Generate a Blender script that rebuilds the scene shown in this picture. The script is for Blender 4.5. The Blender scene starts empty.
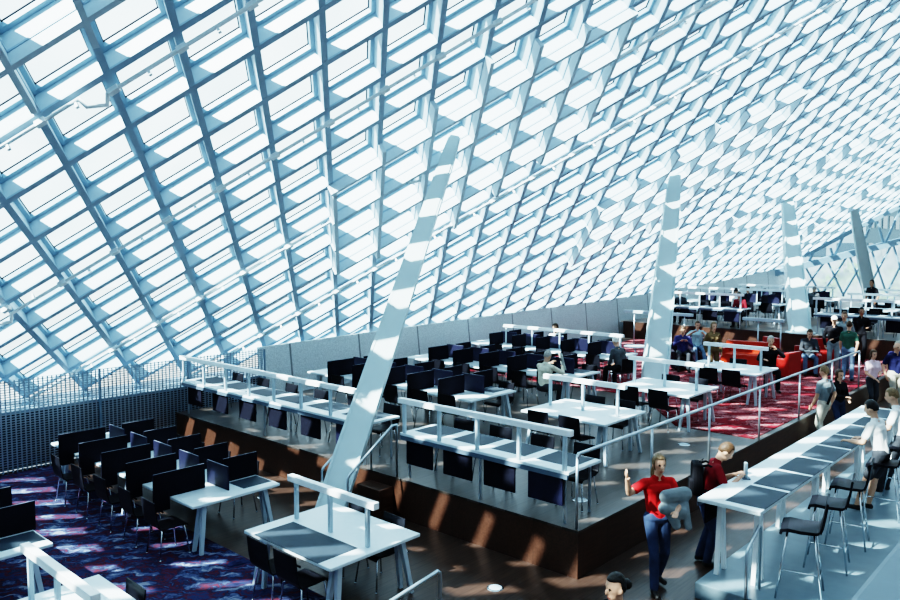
import bpy, bmesh, math, random
from mathutils import Vector, Matrix, Quaternion
random.seed(7)
PI = math.pi
scn = bpy.context.scene
COL = scn.collection
V = Vector

# ------------------------------------------------------------------ materials
def nmat(name):
    m = bpy.data.materials.new(name); m.use_nodes = True
    nt = m.node_tree
    for n in list(nt.nodes):
        nt.nodes.remove(n)
    out = nt.nodes.new('ShaderNodeOutputMaterial')
    return m, nt, out

def pmat(name, col, rough=.5, metal=0.0, noise=0.06, scale=14.0, spec=.5, bump=0.0):
    m, nt, out = nmat(name)
    b = nt.nodes.new('ShaderNodeBsdfPrincipled')
    b.inputs['Roughness'].default_value = rough
    b.inputs['Metallic'].default_value = metal
    b.inputs['Specular IOR Level'].default_value = spec
    tc = nt.nodes.new('ShaderNodeTexCoord')
    nz = nt.nodes.new('ShaderNodeTexNoise'); nz.inputs['Scale'].default_value = scale
    nz.inputs['Detail'].default_value = 3
    nt.links.new(tc.outputs['Object'], nz.inputs['Vector'])
    r = nt.nodes.new('ShaderNodeValToRGB')
    r.color_ramp.elements[0].position = .3; r.color_ramp.elements[1].position = .7
    r.color_ramp.elements[0].color = (*[max(0, c*(1-noise)) for c in col], 1)
    r.color_ramp.elements[1].color = (*[min(1, c*(1+noise)) for c in col], 1)
    nt.links.new(nz.outputs['Fac'], r.inputs['Fac'])
    nt.links.new(r.outputs['Color'], b.inputs['Base Color'])
    if bump:
        bp = nt.nodes.new('ShaderNodeBump'); bp.inputs['Strength'].default_value = bump
        bp.inputs['Distance'].default_value = .02
        nt.links.new(nz.outputs['Fac'], bp.inputs['Height'])
        nt.links.new(bp.outputs['Normal'], b.inputs['Normal'])
    nt.links.new(b.outputs['BSDF'], out.inputs['Surface'])
    return m

def ramp(nt, stops):
    r = nt.nodes.new('ShaderNodeValToRGB')
    e = r.color_ramp.elements
    while len(e) < len(stops):
        e.new(.5)
    for i, (p, c) in enumerate(stops):
        e[i].position = p; e[i].color = (*c, 1)
    return r

def wood_mat(name, dark, light, rough=.3, rot=0, plank=.14, spec=.5):
    m, nt, out = nmat(name)
    b = nt.nodes.new('ShaderNodeBsdfPrincipled'); b.inputs['Roughness'].default_value = rough
    b.inputs['Specular IOR Level'].default_value = spec
    tc = nt.nodes.new('ShaderNodeTexCoord')
    mp = nt.nodes.new('ShaderNodeMapping'); mp.inputs['Rotation'].default_value = (0, 0, rot)
    mp.inputs['Scale'].default_value = (1.2, 14, 14)
    nt.links.new(tc.outputs['Object'], mp.inputs['Vector'])
    nz = nt.nodes.new('ShaderNodeTexNoise'); nz.inputs['Scale'].default_value = 2.5; nz.inputs['Detail'].default_value = 5
    nt.links.new(mp.outputs['Vector'], nz.inputs['Vector'])
    r = ramp(nt, [(.3, dark), (.7, light)])
    nt.links.new(nz.outputs['Fac'], r.inputs['Fac'])
    mp2 = nt.nodes.new('ShaderNodeMapping'); mp2.inputs['Rotation'].default_value = (0, 0, rot)
    nt.links.new(tc.outputs['Object'], mp2.inputs['Vector'])
    br = nt.nodes.new('ShaderNodeTexBrick')
    br.inputs['Scale'].default_value = 1.0; br.inputs['Brick Width'].default_value = 1.5
    br.inputs['Row Height'].default_value = plank; br.inputs['Mortar Size'].default_value = .004
    br.inputs['Color1'].default_value = (1, 1, 1, 1); br.inputs['Color2'].default_value = (.78, .78, .78, 1)
    br.inputs['Mortar'].default_value = (.4, .4, .4, 1)
    nt.links.new(mp2.outputs['Vector'], br.inputs['Vector'])
    mx = nt.nodes.new('ShaderNodeMix'); mx.data_type = 'RGBA'; mx.blend_type = 'MULTIPLY'
    mx.inputs[0].default_value = 1
    nt.links.new(r.outputs['Color'], mx.inputs[6]); nt.links.new(br.outputs['Color'], mx.inputs[7])
    nt.links.new(mx.outputs[2], b.inputs['Base Color'])
    nt.links.new(b.outputs['BSDF'], out.inputs['Surface'])
    return m

def carpet_mat(name, stops, rot, sx=.5, sy=3.0, scale=1.4):
    m, nt, out = nmat(name)
    b = nt.nodes.new('ShaderNodeBsdfPrincipled'); b.inputs['Roughness'].default_value = .95
    b.inputs['Specular IOR Level'].default_value = .1
    tc = nt.nodes.new('ShaderNodeTexCoord')
    mp = nt.nodes.new('ShaderNodeMapping'); mp.inputs['Rotation'].default_value = (0, 0, rot)
    nt.links.new(tc.outputs['Object'], mp.inputs['Vector'])
    w = nt.nodes.new('ShaderNodeTexNoise'); w.inputs['Scale'].default_value = 5; w.inputs['Detail'].default_value = 2
    nt.links.new(mp.outputs['Vector'], w.inputs['Vector'])
    mx = nt.nodes.new('ShaderNodeVectorMath'); mx.operation = 'MULTIPLY_ADD'
    mx.inputs[1].default_value = (.35, .35, 0)
    nt.links.new(w.outputs['Color'], mx.inputs[0]); nt.links.new(mp.outputs['Vector'], mx.inputs[2])
    mp2 = nt.nodes.new('ShaderNodeMapping'); mp2.inputs['Scale'].default_value = (sx, sy, 1)
    nt.links.new(mx.outputs[0], mp2.inputs['Vector'])
    nz = nt.nodes.new('ShaderNodeTexNoise'); nz.inputs['Scale'].default_value = scale
    nz.inputs['Detail'].default_value = 6; nz.inputs['Roughness'].default_value = .68
    nt.links.new(mp2.outputs['Vector'], nz.inputs['Vector'])
    r = ramp(nt, stops); r.color_ramp.interpolation = 'EASE'
    nt.links.new(nz.outputs['Fac'], r.inputs['Fac'])
    nt.links.new(r.outputs['Color'], b.inputs['Base Color'])
    nt.links.new(b.outputs['BSDF'], out.inputs['Surface'])
    return m

def glass_mat(name, tint, haze, gloss=.05):
    m, nt, out = nmat(name)
    t = nt.nodes.new('ShaderNodeBsdfTransparent'); t.inputs['Color'].default_value = (*tint, 1)
    tr = nt.nodes.new('ShaderNodeBsdfTranslucent'); tr.inputs['Color'].default_value = (.85, .95, 1, 1)
    g = nt.nodes.new('ShaderNodeBsdfGlossy'); g.inputs['Roughness'].default_value = .05
    tc = nt.nodes.new('ShaderNodeTexCoord')
    nz = nt.nodes.new('ShaderNodeTexNoise'); nz.inputs['Scale'].default_value = .9; nz.inputs['Detail'].default_value = 2
    nt.links.new(tc.outputs['Object'], nz.inputs['Vector'])
    mr = nt.nodes.new('ShaderNodeMapRange')
    mr.inputs['From Min'].default_value = .35; mr.inputs['From Max'].default_value = .65
    mr.inputs['To Min'].default_value = haze*.6; mr.inputs['To Max'].default_value = haze*1.4
    nt.links.new(nz.outputs['Fac'], mr.inputs['Value'])
    m1 = nt.nodes.new('ShaderNodeMixShader'); m2 = nt.nodes.new('ShaderNodeMixShader')
    nt.links.new(mr.outputs['Result'], m1.inputs[0])
    nt.links.new(t.outputs[0], m1.inputs[1]); nt.links.new(tr.outputs[0], m1.inputs[2])
    m2.inputs[0].default_value = gloss
    nt.links.new(m1.outputs[0], m2.inputs[1]); nt.links.new(g.outputs[0], m2.inputs[2])
    nt.links.new(m2.outputs[0], out.inputs['Surface'])
    return m

def perforated_mat(name, col, sx, sz, hx, hz):
    # metal sheet punched with a regular grid of rectangular holes (object coordinates, metres)
    m, nt, out = nmat(name)
    b = nt.nodes.new('ShaderNodeBsdfPrincipled')
    b.inputs['Base Color'].default_value = (*col, 1); b.inputs['Roughness'].default_value = .4
    b.inputs['Metallic'].default_value = .55
    t = nt.nodes.new('ShaderNodeBsdfTransparent')
    tc = nt.nodes.new('ShaderNodeTexCoord'); sp = nt.nodes.new('ShaderNodeSeparateXYZ')
    nt.links.new(tc.outputs['Object'], sp.inputs[0])
    def hole(sock, pitch, frac):
        d = nt.nodes.new('ShaderNodeMath'); d.operation = 'DIVIDE'; d.inputs[1].default_value = pitch
        nt.links.new(sock, d.inputs[0])
        fr = nt.nodes.new('ShaderNodeMath'); fr.operation = 'FRACT'; nt.links.new(d.outputs[0], fr.inputs[0])
        lt = nt.nodes.new('ShaderNodeMath'); lt.operation = 'LESS_THAN'; lt.inputs[1].default_value = frac
        nt.links.new(fr.outputs[0], lt.inputs[0]); return lt.outputs[0]
    a = hole(sp.outputs['X'], sx, hx); c = hole(sp.outputs['Z'], sz, hz)
    mu = nt.nodes.new('ShaderNodeMath'); mu.operation = 'MULTIPLY'
    nt.links.new(a, mu.inputs[0]); nt.links.new(c, mu.inputs[1])
    mx = nt.nodes.new('ShaderNodeMixShader')
    nt.links.new(mu.outputs[0], mx.inputs[0]); nt.links.new(b.outputs[0], mx.inputs[1]); nt.links.new(t.outputs[0], mx.inputs[2])
    nt.links.new(mx.outputs[0], out.inputs['Surface'])
    return m

def panelled_mat(name, col, pitch):
    # brushed metal wall with vertical seams every `pitch` metres along X
    m, nt, out = nmat(name)
    b = nt.nodes.new('ShaderNodeBsdfPrincipled'); b.inputs['Roughness'].default_value = .38
    b.inputs['Metallic'].default_value = .35
    tc = nt.nodes.new('ShaderNodeTexCoord'); sp = nt.nodes.new('ShaderNodeSeparateXYZ')
    nt.links.new(tc.outputs['Object'], sp.inputs[0])
    d = nt.nodes.new('ShaderNodeMath'); d.operation = 'DIVIDE'; d.inputs[1].default_value = pitch
    nt.links.new(sp.outputs['X'], d.inputs[0])
    fr = nt.nodes.new('ShaderNodeMath'); fr.operation = 'FRACT'; nt.links.new(d.outputs[0], fr.inputs[0])
    lt = nt.nodes.new('ShaderNodeMath'); lt.operation = 'LESS_THAN'; lt.inputs[1].default_value = .025
    nt.links.new(fr.outputs[0], lt.inputs[0])
    nz = nt.nodes.new('ShaderNodeTexNoise'); nz.inputs['Scale'].default_value = 30
    nt.links.new(tc.outputs['Object'], nz.inputs['Vector'])
    r = ramp(nt, [(.3, [c*.8 for c in col]), (.7, [min(1, c*1.1) for c in col])])
    nt.links.new(nz.outputs['Fac'], r.inputs['Fac'])
    mx = nt.nodes.new('ShaderNodeMix'); mx.data_type = 'RGBA'
    nt.links.new(lt.outputs[0], mx.inputs[0]); nt.links.new(r.outputs['Color'], mx.inputs[6])
    mx.inputs[7].default_value = (*[c*.35 for c in col], 1)
    nt.links.new(mx.outputs[2], b.inputs['Base Color'])
    nt.links.new(b.outputs[0], out.inputs['Surface'])
    return m

M = {}
M['steel'] = pmat('steel_shaded_tone', (.32, .44, .56), .45, 0, .03)  # flange undersides: lattice paint with their shade darkened into the colour
M['web'] = pmat('steel_web_lit_tone', (.52, .64, .73), .45, 0, .03)  # web sides: same lattice paint, sun and sky light lightened into the colour
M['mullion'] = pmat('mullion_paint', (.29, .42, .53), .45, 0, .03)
M['gasket'] = pmat('gasket_rubber', (.03, .04, .06), .6)
M['roof_glass'] = glass_mat('roof_glass', (.72, .865, .90), .11)
M['clear_glass'] = glass_mat('clear_glass', (.80, .92, .95), .01, .03)
M['frost_glass'] = glass_mat('frosted_glass', (.9, .96, .98), .6, .03)
M['pipe'] = pmat('white_pipe', (.80, .88, .92), .4)
M['column'] = pmat('column_paint', (.60, .73, .77), .4, 0, .03, 3)
M['floor_wood'] = wood_mat('dark_floor_wood', (.045, .026, .020), (.085, .052, .040), .33, 0, .12)
M['plat_wood'] = wood_mat('platform_floor_wood', (.065, .054, .050), (.095, .078, .07), .32, 0, .24, .45)
M['riser_wood'] = wood_mat('riser_wood', (.05, .022, .014), (.09, .042, .027), .45, PI/2, .6)
M['carpet_blue'] = carpet_mat('blue_leaf_carpet', [(.28, (.010, .012, .030)), (.42, (.032, .044, .105)), (.465, (.10, .022, .032)), (.50, (.022, .027, .06)), (.57, (.075, .10, .19)), (.64, (.25, .28, .36)), (.72, (.02, .022, .05))], .75, .8, 2.2, 2.4)
M['carpet_red'] = carpet_mat('red_leaf_carpet', [(.28, (.10, .008, .018)), (.43, (.23, .020, .030)), (.48, (.075, .008, .014)), (.54, (.36, .15, .16)), (.60, (.19, .016, .024)), (.67, (.56, .46, .47))], .75, .8, 2.4, 2.2)
M['plinth'] = pmat('plinth_metal', (.17, .23, .27), .35, .1, .08, 5)
M['white'] = pmat('white_laminate', (.70, .80, .85), .28, 0, .02)
M['whitepaint'] = pmat('white_metal_bar', (.90, .95, .97), .35, 0, .02)
M['legpaint'] = pmat('table_leg_paint', (.48, .58, .65), .35, .1, .03)
M['fascia'] = pmat('fascia_laminate', (.11, .15, .20), .4, 0, .04)
M['pad'] = pmat('desk_pad_linoleum', (.035, .05, .068), .6, 0, .06, 14, .3)
M['black'] = pmat('black_plywood', (.010, .011, .016), .5, 0, .1, 14, .2)
M['panel'] = pmat('black_felt_panel', (.010, .011, .020), .8, 0, .15, 40, .12)
M['navy'] = pmat('navy_panel', (.011, .013, .035), .55, 0, .1, 14, .3)
M['edge'] = pmat('panel_edge', (.16, .19, .25), .5)
M['chrome'] = pmat('chrome', (.72, .78, .82), .18, 1, .02)
M['rail'] = pmat('satin_steel', (.50, .58, .64), .3, .8, .03)
M['wallmetal'] = panelled_mat('metal_wall_panels', (.66, .75, .79), 2.3)
M['screen'] = perforated_mat('perforated_screen', (.34, .42, .50), .085, .048, .66, .62)
M['backing'] = pmat('dark_backing', (.018, .024, .032), .8)
M['sill'] = pmat('sill_metal', (.20, .29, .38), .4, .3)
M['concrete'] = pmat('grey_concrete', (.34, .38, .42), .8, 0, .08, 3)
M['ledge'] = pmat('grey_ledge_paint', (.12, .165, .20), .5, 0, .04)
M['redvinyl'] = pmat('red_vinyl', (.30, .014, .010), .4, 0, .05)
M['orange'] = pmat('orange_red_vinyl', (.42, .035, .012), .4, 0, .05)
M['darkvinyl'] = pmat('dark_vinyl', (.03, .02, .035), .45)
M['paper'] = pmat('newsprint', (.62, .64, .62), .8, 0, .25, 30)
M['ink'] = pmat('newspaper_ink', (.05, .05, .06), .8)
M['ground'] = pmat('outside_ground', (.16, .18, .18), .9, 0, .1, .2)
M['leaf'] = pmat('tree_leaf', (.06, .14, .04), .6, 0, .4, 3)
M['bark'] = pmat('tree_bark', (.14, .10, .07), .9)

# ------------------------------------------------------------------ mesh helpers
class MB:
    def __init__(s):
        s.v = []; s.f = []; s.m = []; s.sm = []
    def add(s, vs, fs, mi=0, smooth=False):
        o = len(s.v); s.v += [tuple(x) for x in vs]
        for f in fs:
            s.f.append([o+i for i in f]); s.m.append(mi); s.sm.append(smooth)
        return s
    def box(s, x0, x1, y0, y1, z0, z1, mi=0):
        vs = [(x, y, z) for z in (z0, z1) for y in (y0, y1) for x in (x0, x1)]
        return s.add(vs, [(0, 2, 3, 1), (4, 5, 7, 6), (0, 1, 5, 4), (2, 6, 7, 3), (0, 4, 6, 2), (1, 3, 7, 5)], mi)
    def bbox(s, x0, x1, y0, y1, z0, z1, b=.006, mi=0):
        # box with chamfered edges
        bm = bmesh.new(); bmesh.ops.create_cube(bm, size=1)
        for v in bm.verts:
            v.co = V(((x0+x1)/2+v.co.x*(x1-x0), (y0+y1)/2+v.co.y*(y1-y0), (z0+z1)/2+v.co.z*(z1-z0)))
        b = min(b, .45*min(abs(x1-x0), abs(y1-y0), abs(z1-z0)))
        bmesh.ops.bevel(bm, geom=bm.edges[:], offset=b, segments=2, affect='EDGES', profile=.6)
        return s.bm(bm, mi)
    def bm(s, bm, mi=0, smooth=False, mat=None):
        bm.verts.index_update()
        s.add([(mat @ v.co) if mat else v.co for v in bm.verts], [[v.index for v in f.verts] for f in bm.faces], mi, smooth)
        bm.free(); return s
    def bar(s, a, b, w, h, up=(0, 0, 1), w2=None, h2=None, mi=0):
        a = V(a); b = V(b); d = (b-a).normalized(); u = V(up)
        sd = d.cross(u)
        if sd.length < 1e-4: sd = d.cross(V((1, 0, 0)))
        sd.normalize(); u = sd.cross(d).normalized()
        w2 = w if w2 is None else w2; h2 = h if h2 is None else h2
        vs = []
        for p, ww, hh in ((a, w, h), (b, w2, h2)):
            for q, r in ((-1, -1), (1, -1), (1, 1), (-1, 1)):
                vs.append(p + sd*(q*ww/2) + u*(r*hh/2))
        return s.add(vs, [(3, 2, 1, 0), (4, 5, 6, 7), (0, 1, 5, 4), (1, 2, 6, 5), (2, 3, 7, 6), (3, 0, 4, 7)], mi)
    def tube(s, pts, r, n=8, mi=0, r2=None):
        pts = [V(p) for p in pts]
        rings = []; prev = None
        for i, p in enumerate(pts):
            if i == 0: d = pts[1]-pts[0]
            elif i == len(pts)-1: d = pts[-1]-pts[-2]
            else: d = (pts[i+1]-p).normalized() + (p-pts[i-1]).normalized()
            d.normalize()
            if prev is None:
                a = d.cross(V((0, 0, 1)))
                if a.length < 1e-3: a = d.cross(V((1, 0, 0)))
            else:
                a = prev - d*prev.dot(d)
            a.normalize(); prev = a; b = d.cross(a)
            rr = r if r2 is None else r + (r2-r)*i/(len(pts)-1)
            rings.append([p + (a*math.cos(2*PI*k/n) + b*math.sin(2*PI*k/n))*rr for k in range(n)])
        vs = [v for rg in rings for v in rg]; fs = []
        for i in range(len(rings)-1):
            for k in range(n):
                fs.append((i*n+k, i*n+(k+1) % n, (i+1)*n+(k+1) % n, (i+1)*n+k))
        fs.append(tuple(reversed(range(n)))); fs.append(tuple((len(rings)-1)*n+k for k in range(n)))
        return s.add(vs, fs, mi, True)
    def prism(s, prof, axis, t0, t1, mi=0, smooth=False):
        # closed profile polygon extruded along axis 'x','y' or 'z'
        def pt(p, t):
            return {'y': (p[0], t, p[1]), 'x': (t, p[0], p[1]), 'z': (p[0], p[1], t)}[axis]
        n = len(prof)
        vs = [pt(p, t0) for p in prof] + [pt(p, t1) for p in prof]
        fs = [tuple(range(n)), tuple(reversed(range(n, 2*n)))] + [(i, i+n, (i+1) % n+n, (i+1) % n) for i in range(n)]
        return s.add(vs, fs, mi, smooth)
    def lathe(s, prof, n=20, c=(0, 0, 0), mi=0):
        vs = []; fs = []
        for (r, z) in prof:
            for k in range(n):
                vs.append((c[0]+r*math.cos(2*PI*k/n), c[1]+r*math.sin(2*PI*k/n), c[2]+z))
        for i in range(len(prof)-1):
            for k in range(n):
                fs.append((i*n+k, i*n+(k+1) % n, (i+1)*n+(k+1) % n, (i+1)*n+k))
        fs.append(tuple(reversed(range(n)))); fs.append(tuple((len(prof)-1)*n+k for k in range(n)))
        return s.add(vs, fs, mi)
    def mesh(s, name, mats):
        me = bpy.data.meshes.new(name)
        me.from_pydata(s.v, [], s.f); me.validate()
        for m in (mats if isinstance(mats, (list, tuple)) else [mats]):
            me.materials.append(m)
        if len(me.polygons) == len(s.f):
            me.polygons.foreach_set('material_index', s.m)
            me.polygons.foreach_set('use_smooth', s.sm)
        bm = bmesh.new(); bm.from_mesh(me)
        bmesh.ops.recalc_face_normals(bm, faces=bm.faces[:]); bm.to_mesh(me); bm.free()
        return me
    def build(s, name, mats, parent=None):
        o = bpy.data.objects.new(name, s.mesh(name, mats)); COL.objects.link(o)
        if parent: o.parent = parent
        return o

def tag(o, label=None, cat=None, group=None, kind=None):
    if label: o['label'] = label
    if cat: o['category'] = cat
    if group: o['group'] = group
    if kind: o['kind'] = kind
    return o

def empty(name, label, cat, loc=(0, 0, 0), rz=0, group=None):
    o = bpy.data.objects.new(name, None); COL.objects.link(o)
    o.empty_display_size = .1
    o.location = loc; o.rotation_euler = (0, 0, rz)
    return tag(o, label, cat, group)

def struct(o):
    o['kind'] = 'structure'; return o

def dup(root, loc, rz, label, group=None):
    r = root.copy(); COL.objects.link(r); r.location = loc; r.rotation_euler = (0, 0, rz)
    r['label'] = label
    if group: r['group'] = group
    for ch in KIDS.get(root.name, []):
        c = ch.copy(); COL.objects.link(c); c.parent = r
        for g in KIDS.get(ch.name, []):
            d = g.copy(); COL.objects.link(d); d.parent = c
    return r
KIDS = {}
def kid(parent, o):
    KIDS.setdefault(parent.name, []).append(o); return o

ORD = ['first', 'second', 'third', 'fourth', 'fifth', 'sixth', 'seventh', 'eighth', 'ninth', 'tenth', 'eleventh', 'twelfth']

# ------------------------------------------------------------------ camera
CAM = V((0, 0, 4.35)); PITCH = math.atan(53/758); AZX = math.radians(42.4)
fw = V((math.cos(AZX), math.sin(AZX), 0)); rt = V((math.sin(AZX), -math.cos(AZX), 0))
F = fw*math.cos(PITCH) - V((0, 0, 1))*math.sin(PITCH)
U = V((0, 0, 1))*math.cos(PITCH) + fw*math.sin(PITCH)
cd = bpy.data.cameras.new('camera'); cam = bpy.data.objects.new('camera', cd); COL.objects.link(cam)
cam.matrix_world = Matrix(((rt.x, U.x, -F.x, CAM.x), (rt.y, U.y, -F.y, CAM.y), (rt.z, U.z, -F.z, CAM.z), (0, 0, 0, 1)))
cd.sensor_width = 36; cd.lens = 758/900*36; cd.clip_start = .05; cd.clip_end = 500
scn.camera = cam

# ------------------------------------------------------------------ light
w = bpy.data.worlds.new('world'); scn.world = w; w.use_nodes = True
nt = w.node_tree
bg = nt.nodes['Background']
tc = nt.nodes.new('ShaderNodeTexCoord'); sp = nt.nodes.new('ShaderNodeSeparateXYZ')
nt.links.new(tc.outputs['Generated'], sp.inputs[0])
r = ramp(nt, [(0.0, (.40, .52, .60)), (.5, (.80, .96, 1.0)), (1.0, (.62, .86, 1.0))])
mr = nt.nodes.new('ShaderNodeMapRange'); mr.inputs['From Min'].default_value = -1; mr.inputs['From Max'].default_value = 1
nt.links.new(sp.outputs['Z'], mr.inputs['Value']); nt.links.new(mr.outputs['Result'], r.inputs['Fac'])
nt.links.new(r.outputs['Color'], bg.inputs['Color']); bg.inputs['Strength'].default_value = 1.12
sd = bpy.data.lights.new('sun', 'SUN'); sun = bpy.data.objects.new('sun', sd); COL.objects.link(sun)
sd.energy = 11.0; sd.angle = math.radians(.6); sd.color = (1.0, .95, .88)
EL = math.radians(47); SH = V((-.965, .26, 0)).normalized()
SUN = SH*math.cos(EL) + V((0, 0, 1))*math.sin(EL)
sun.rotation_euler = (-SUN).to_track_quat('-Z', 'Y').to_euler()
sun.location = (0, 0, 30)
scn.view_settings.view_transform = 'Filmic'
scn.view_settings.look = 'Very High Contrast'
scn.view_settings.exposure = 1.1
scn.cycles.transparent_max_bounces = 24
scn.cycles.max_bounces = 7
scn.cycles.diffuse_bounces = 4
scn.cycles.use_denoising = True
scn.cycles.sample_clamp_indirect = 6

# ------------------------------------------------------------------ sloping glazed roof
T37 = math.tan(math.radians(37.0))
N = V((0, math.sin(math.radians(37)), math.cos(math.radians(37))))     # outward roof normal
HR = CAM.z + 9.85                                                       # roof height above y = 0
LA, LB = .602, .714
UU = V((LA, LB, -LB*T37)); VV = V((LA, -LB, LB*T37))
P0 = V((6.832, 8.664, 0)); P0.z = HR - P0.y*T37                         # lattice node
def roof_z(y): return HR - y*T37
E0, E1 = V((42.7, 14.5)), V((48.0, 10.0))                               # the far end of the roof in plan
EDIR = (E1-E0).normalized(); EN = V((-EDIR.y, EDIR.x)); EN = EN if EN.x < 0 else -EN   # points inward
CLIPS = [(V((1, 0)), -11.0), (V((0, 1)), -4.5), (V((0, -1)), -17.3), (EN, EN.dot(E0))]
def clip(p, d, grow=0):
    t0, t1 = -1e9, 1e9
    for n, c in CLIPS:
        den = d.x*n.x + d.y*n.y; num = c - (p.x*n.x + p.y*n.y)
        if abs(den) < 1e-9: continue
        t = num/den
        if den > 0: t0 = max(t0, t)
        else: t1 = min(t1, t)
    return (t0, t1) if t1 - t0 > .3 else None
def lattice_lines():
    for k in range(-90, 90):
        for fam, (o, d) in enumerate(((P0 + VV*k, UU), (P0 + UU*k, VV))):
            c = clip(o, d)
            if c: yield fam, k, o, d, c
webs = MB(); beams = MB(); mull = MB(); gask = MB()
DEPTH = .31
for fam, k, o, d, (t0, t1) in lattice_lines():
    a = o + d*t0; b = o + d*t1
    q = N*(.0 if fam == 0 else .004)
    webs.bar(a + N*(DEPTH/2+.012) + q, b + N*(DEPTH/2+.012) + q, .06, DEPTH-.02, N)
    beams.bar(a + N*.015 - q, b + N*.015 - q, .10, .03, N)
    mull.bar(a + N*(DEPTH+.045) + q, b + N*(DEPTH+.045) + q, .20, .08, N)
    gask.bar(a + N*(DEPTH+.105) + q, b + N*(DEPTH+.105) + q, .225, .010, N)
# deeper, doubled members around every column head
HEADS = [(1.3, 9.9), (11.33, 10.02), (20.86, 10.18), (30.88, 10.38), (40.6, 10.5)]
def lat(x, y):
    dx, dy = x-P0.x, y-P0.y
    s_ = dx/LA; d_ = dy/LB
    return (s_+d_)/2, (s_-d_)/2
EX = .22
for hx, hy in HEADS:
    ci, cj = lat(hx, hy); ci = round(ci); cj = round(cj)
    for s in range(-3, 4):
        h0 = 3 - abs(s)*.0
        a = P0 + UU*(ci-2+abs(s)*.34-.06) + VV*(cj+s); b = P0 + UU*(ci+3-abs(s)*.34+.06) + VV*(cj+s)
        webs.bar(a - N*(EX/2-.01), b - N*(EX/2-.01), .08, EX, N)
    for s in range(-1, 3):
        a = P0 + UU*(ci+s) + VV*(cj-3-.06); b = P0 + UU*(ci+s) + VV*(cj+3+.06)
        webs.bar(a - N*(EX/2-.016), b - N*(EX/2-.016), .08, EX, N)
roof = bpy.data.objects.new('ceiling', None); COL.objects.link(roof); struct(roof)
roof['label'] = 'steep glazed roof of pale blue diamond steel lattice over the reading room'
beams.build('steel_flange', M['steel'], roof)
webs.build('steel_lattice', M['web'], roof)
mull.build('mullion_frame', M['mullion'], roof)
gask.build('gasket_strip', M['gasket'], roof)
# glazing sheet on top of the mullions
g = MB()
zoff = N*(DEPTH+.13)
xs_lo = E0 + EDIR*((17.3-E0.y)/EDIR.y); xs_hi = E0 + EDIR*((-4.5-E0.y)/EDIR.y)
corners = [V((-11, 17.3, roof_z(17.3))), V((xs_lo.x, 17.3, roof_z(17.3))), V((xs_hi.x, -4.5, roof_z(-4.5))), V((-11, -4.5, roof_z(-4.5)))]
g.add([c + zoff for c in corners], [(0, 1, 2, 3)])
g.build('glass_pane', M['roof_glass'], roof)

# sprinkler pipes under every third row of the lattice
rows = [i for i in range(-22, 10) if (i+1) % 3 == 0]
ends = []
for i in rows:
    o = P0 + UU*i; c = clip(o, VV)
    if not c: continue
    t0, t1 = c
    t0 = max(t0, -16, (-10.5-o.x)/LA); t1 = min(t1, 40)
    if t1 - t0 < 4: continue
    ends.append((i, t0, t1))
ends.sort(key=lambda e: -e[0])
CLIP_ME = MB().bar(-VV*.07, VV*.07, .078, .078, N).mesh('pipe_clip', M['pipe'])
HEAD_ME = MB().bar((0, 0, 0), -N*.11, .022, .022, VV, .045, .045).mesh('sprinkler_head', M['pipe'])
for n_, (i, t0, t1) in enumerate(ends):
    o = P0 + UU*i
    nm = ['lowest', 'second lowest', 'third lowest', 'fourth lowest', 'fifth lowest', 'sixth lowest', 'seventh lowest', 'eighth lowest', 'ninth lowest', 'tenth lowest', 'eleventh lowest'][min(n_, 10)]
    root = empty('sprinkler_pipe', 'thin white sprinkler pipe slung under the roof lattice, %s of its set' % nm, 'pipe', tuple(o), 0, 'sprinkler pipes under the glazed roof')
    pts = []; t = t0; jog = {2: -6.35, -1: -3.45, 5: 1.55, -4: 7.4, -7: 12.6}.get(i)
    dn = -N*.10; sh = UU*.16
    pts.append(VV*t0 + dn)
    if jog and t0 < jog < t1:
        pts += [VV*jog + dn, VV*(jog+.06) + dn + sh*.5 - N*.10, VV*(jog+.30) + dn + sh*1.6 - N*.08, VV*(jog+.36) + dn + sh*1.1, VV*t1 + dn + sh*1.1]
    else:
        pts.append(VV*t1 + dn)
    MB().tube(pts, .033, 8).build('pipe', M['pipe'], root)
    for k in range(int(math.ceil(t0)), int(t1)+1):
        off = sh*1.1 if (jog and k > jog+.36) else V((0, 0, 0))
        for me_, nm_, kk in ((CLIP_ME, 'pipe_clip', k), (HEAD_ME, 'sprinkler_head', k+.5)):
            if kk > t1: continue
            co = bpy.data.objects.new(nm_, me_); COL.objects.link(co); co.parent = root
            co.location = VV*kk + dn + off

# ------------------------------------------------------------------ floors and platforms
ZP, ZU, XP, XU, YE = .65, 1.33, 8.25, 27.6, 5.27
fl = struct(MB().box(-11, 48, -6, 16.1, -.12, 0).build('floor', M['floor_wood']))
# carpets are thin inlays on the floors
c1 = struct(MB().box(-11, 5.7, 6.4, 15.84, 0, .012).build('floor_carpet', M['carpet_blue'])); c1['label'] = 'blue and dark red leaf patterned carpet inlaid in the lower floor'
p1 = struct(MB().prism([(XP, YE), (XU, YE), (XU, 15.86), (XP, 15.86)], 'z', ZP-.03, ZP).build('floor_platform', M['plat_wood']))
p1['label'] = 'grey brown wooden deck of the middle platform'
rs = MB()
rs.box(XP+.01, XP+.06, YE+.06, 15.86, 0, ZP-.03); rs.box(XP+.01, XU, YE+.01, YE+.06, 0, ZP-.03)
rs = struct(rs.build('trim_platform_riser', M['riser_wood']))
c2 = struct(MB().prism([(14.6, YE+.12), (XU-.02, YE+.12), (XU-.02, 14.9), (16.9, 14.9), (16.9, 9.0), (14.6, 7.0)], 'z', ZP, ZP+.012).build('floor_carpet', M['carpet_red']))
c2['label'] = 'red and pink leaf patterned carpet inlaid in the middle platform'
p2 = struct(MB().prism([(XU, 3.6), (52, 3.6), (52, 7), (43, 14.4), (XU, 15.7)], 'z', ZU-.03, ZU).build('floor_upper', M['plat_wood']))
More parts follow.
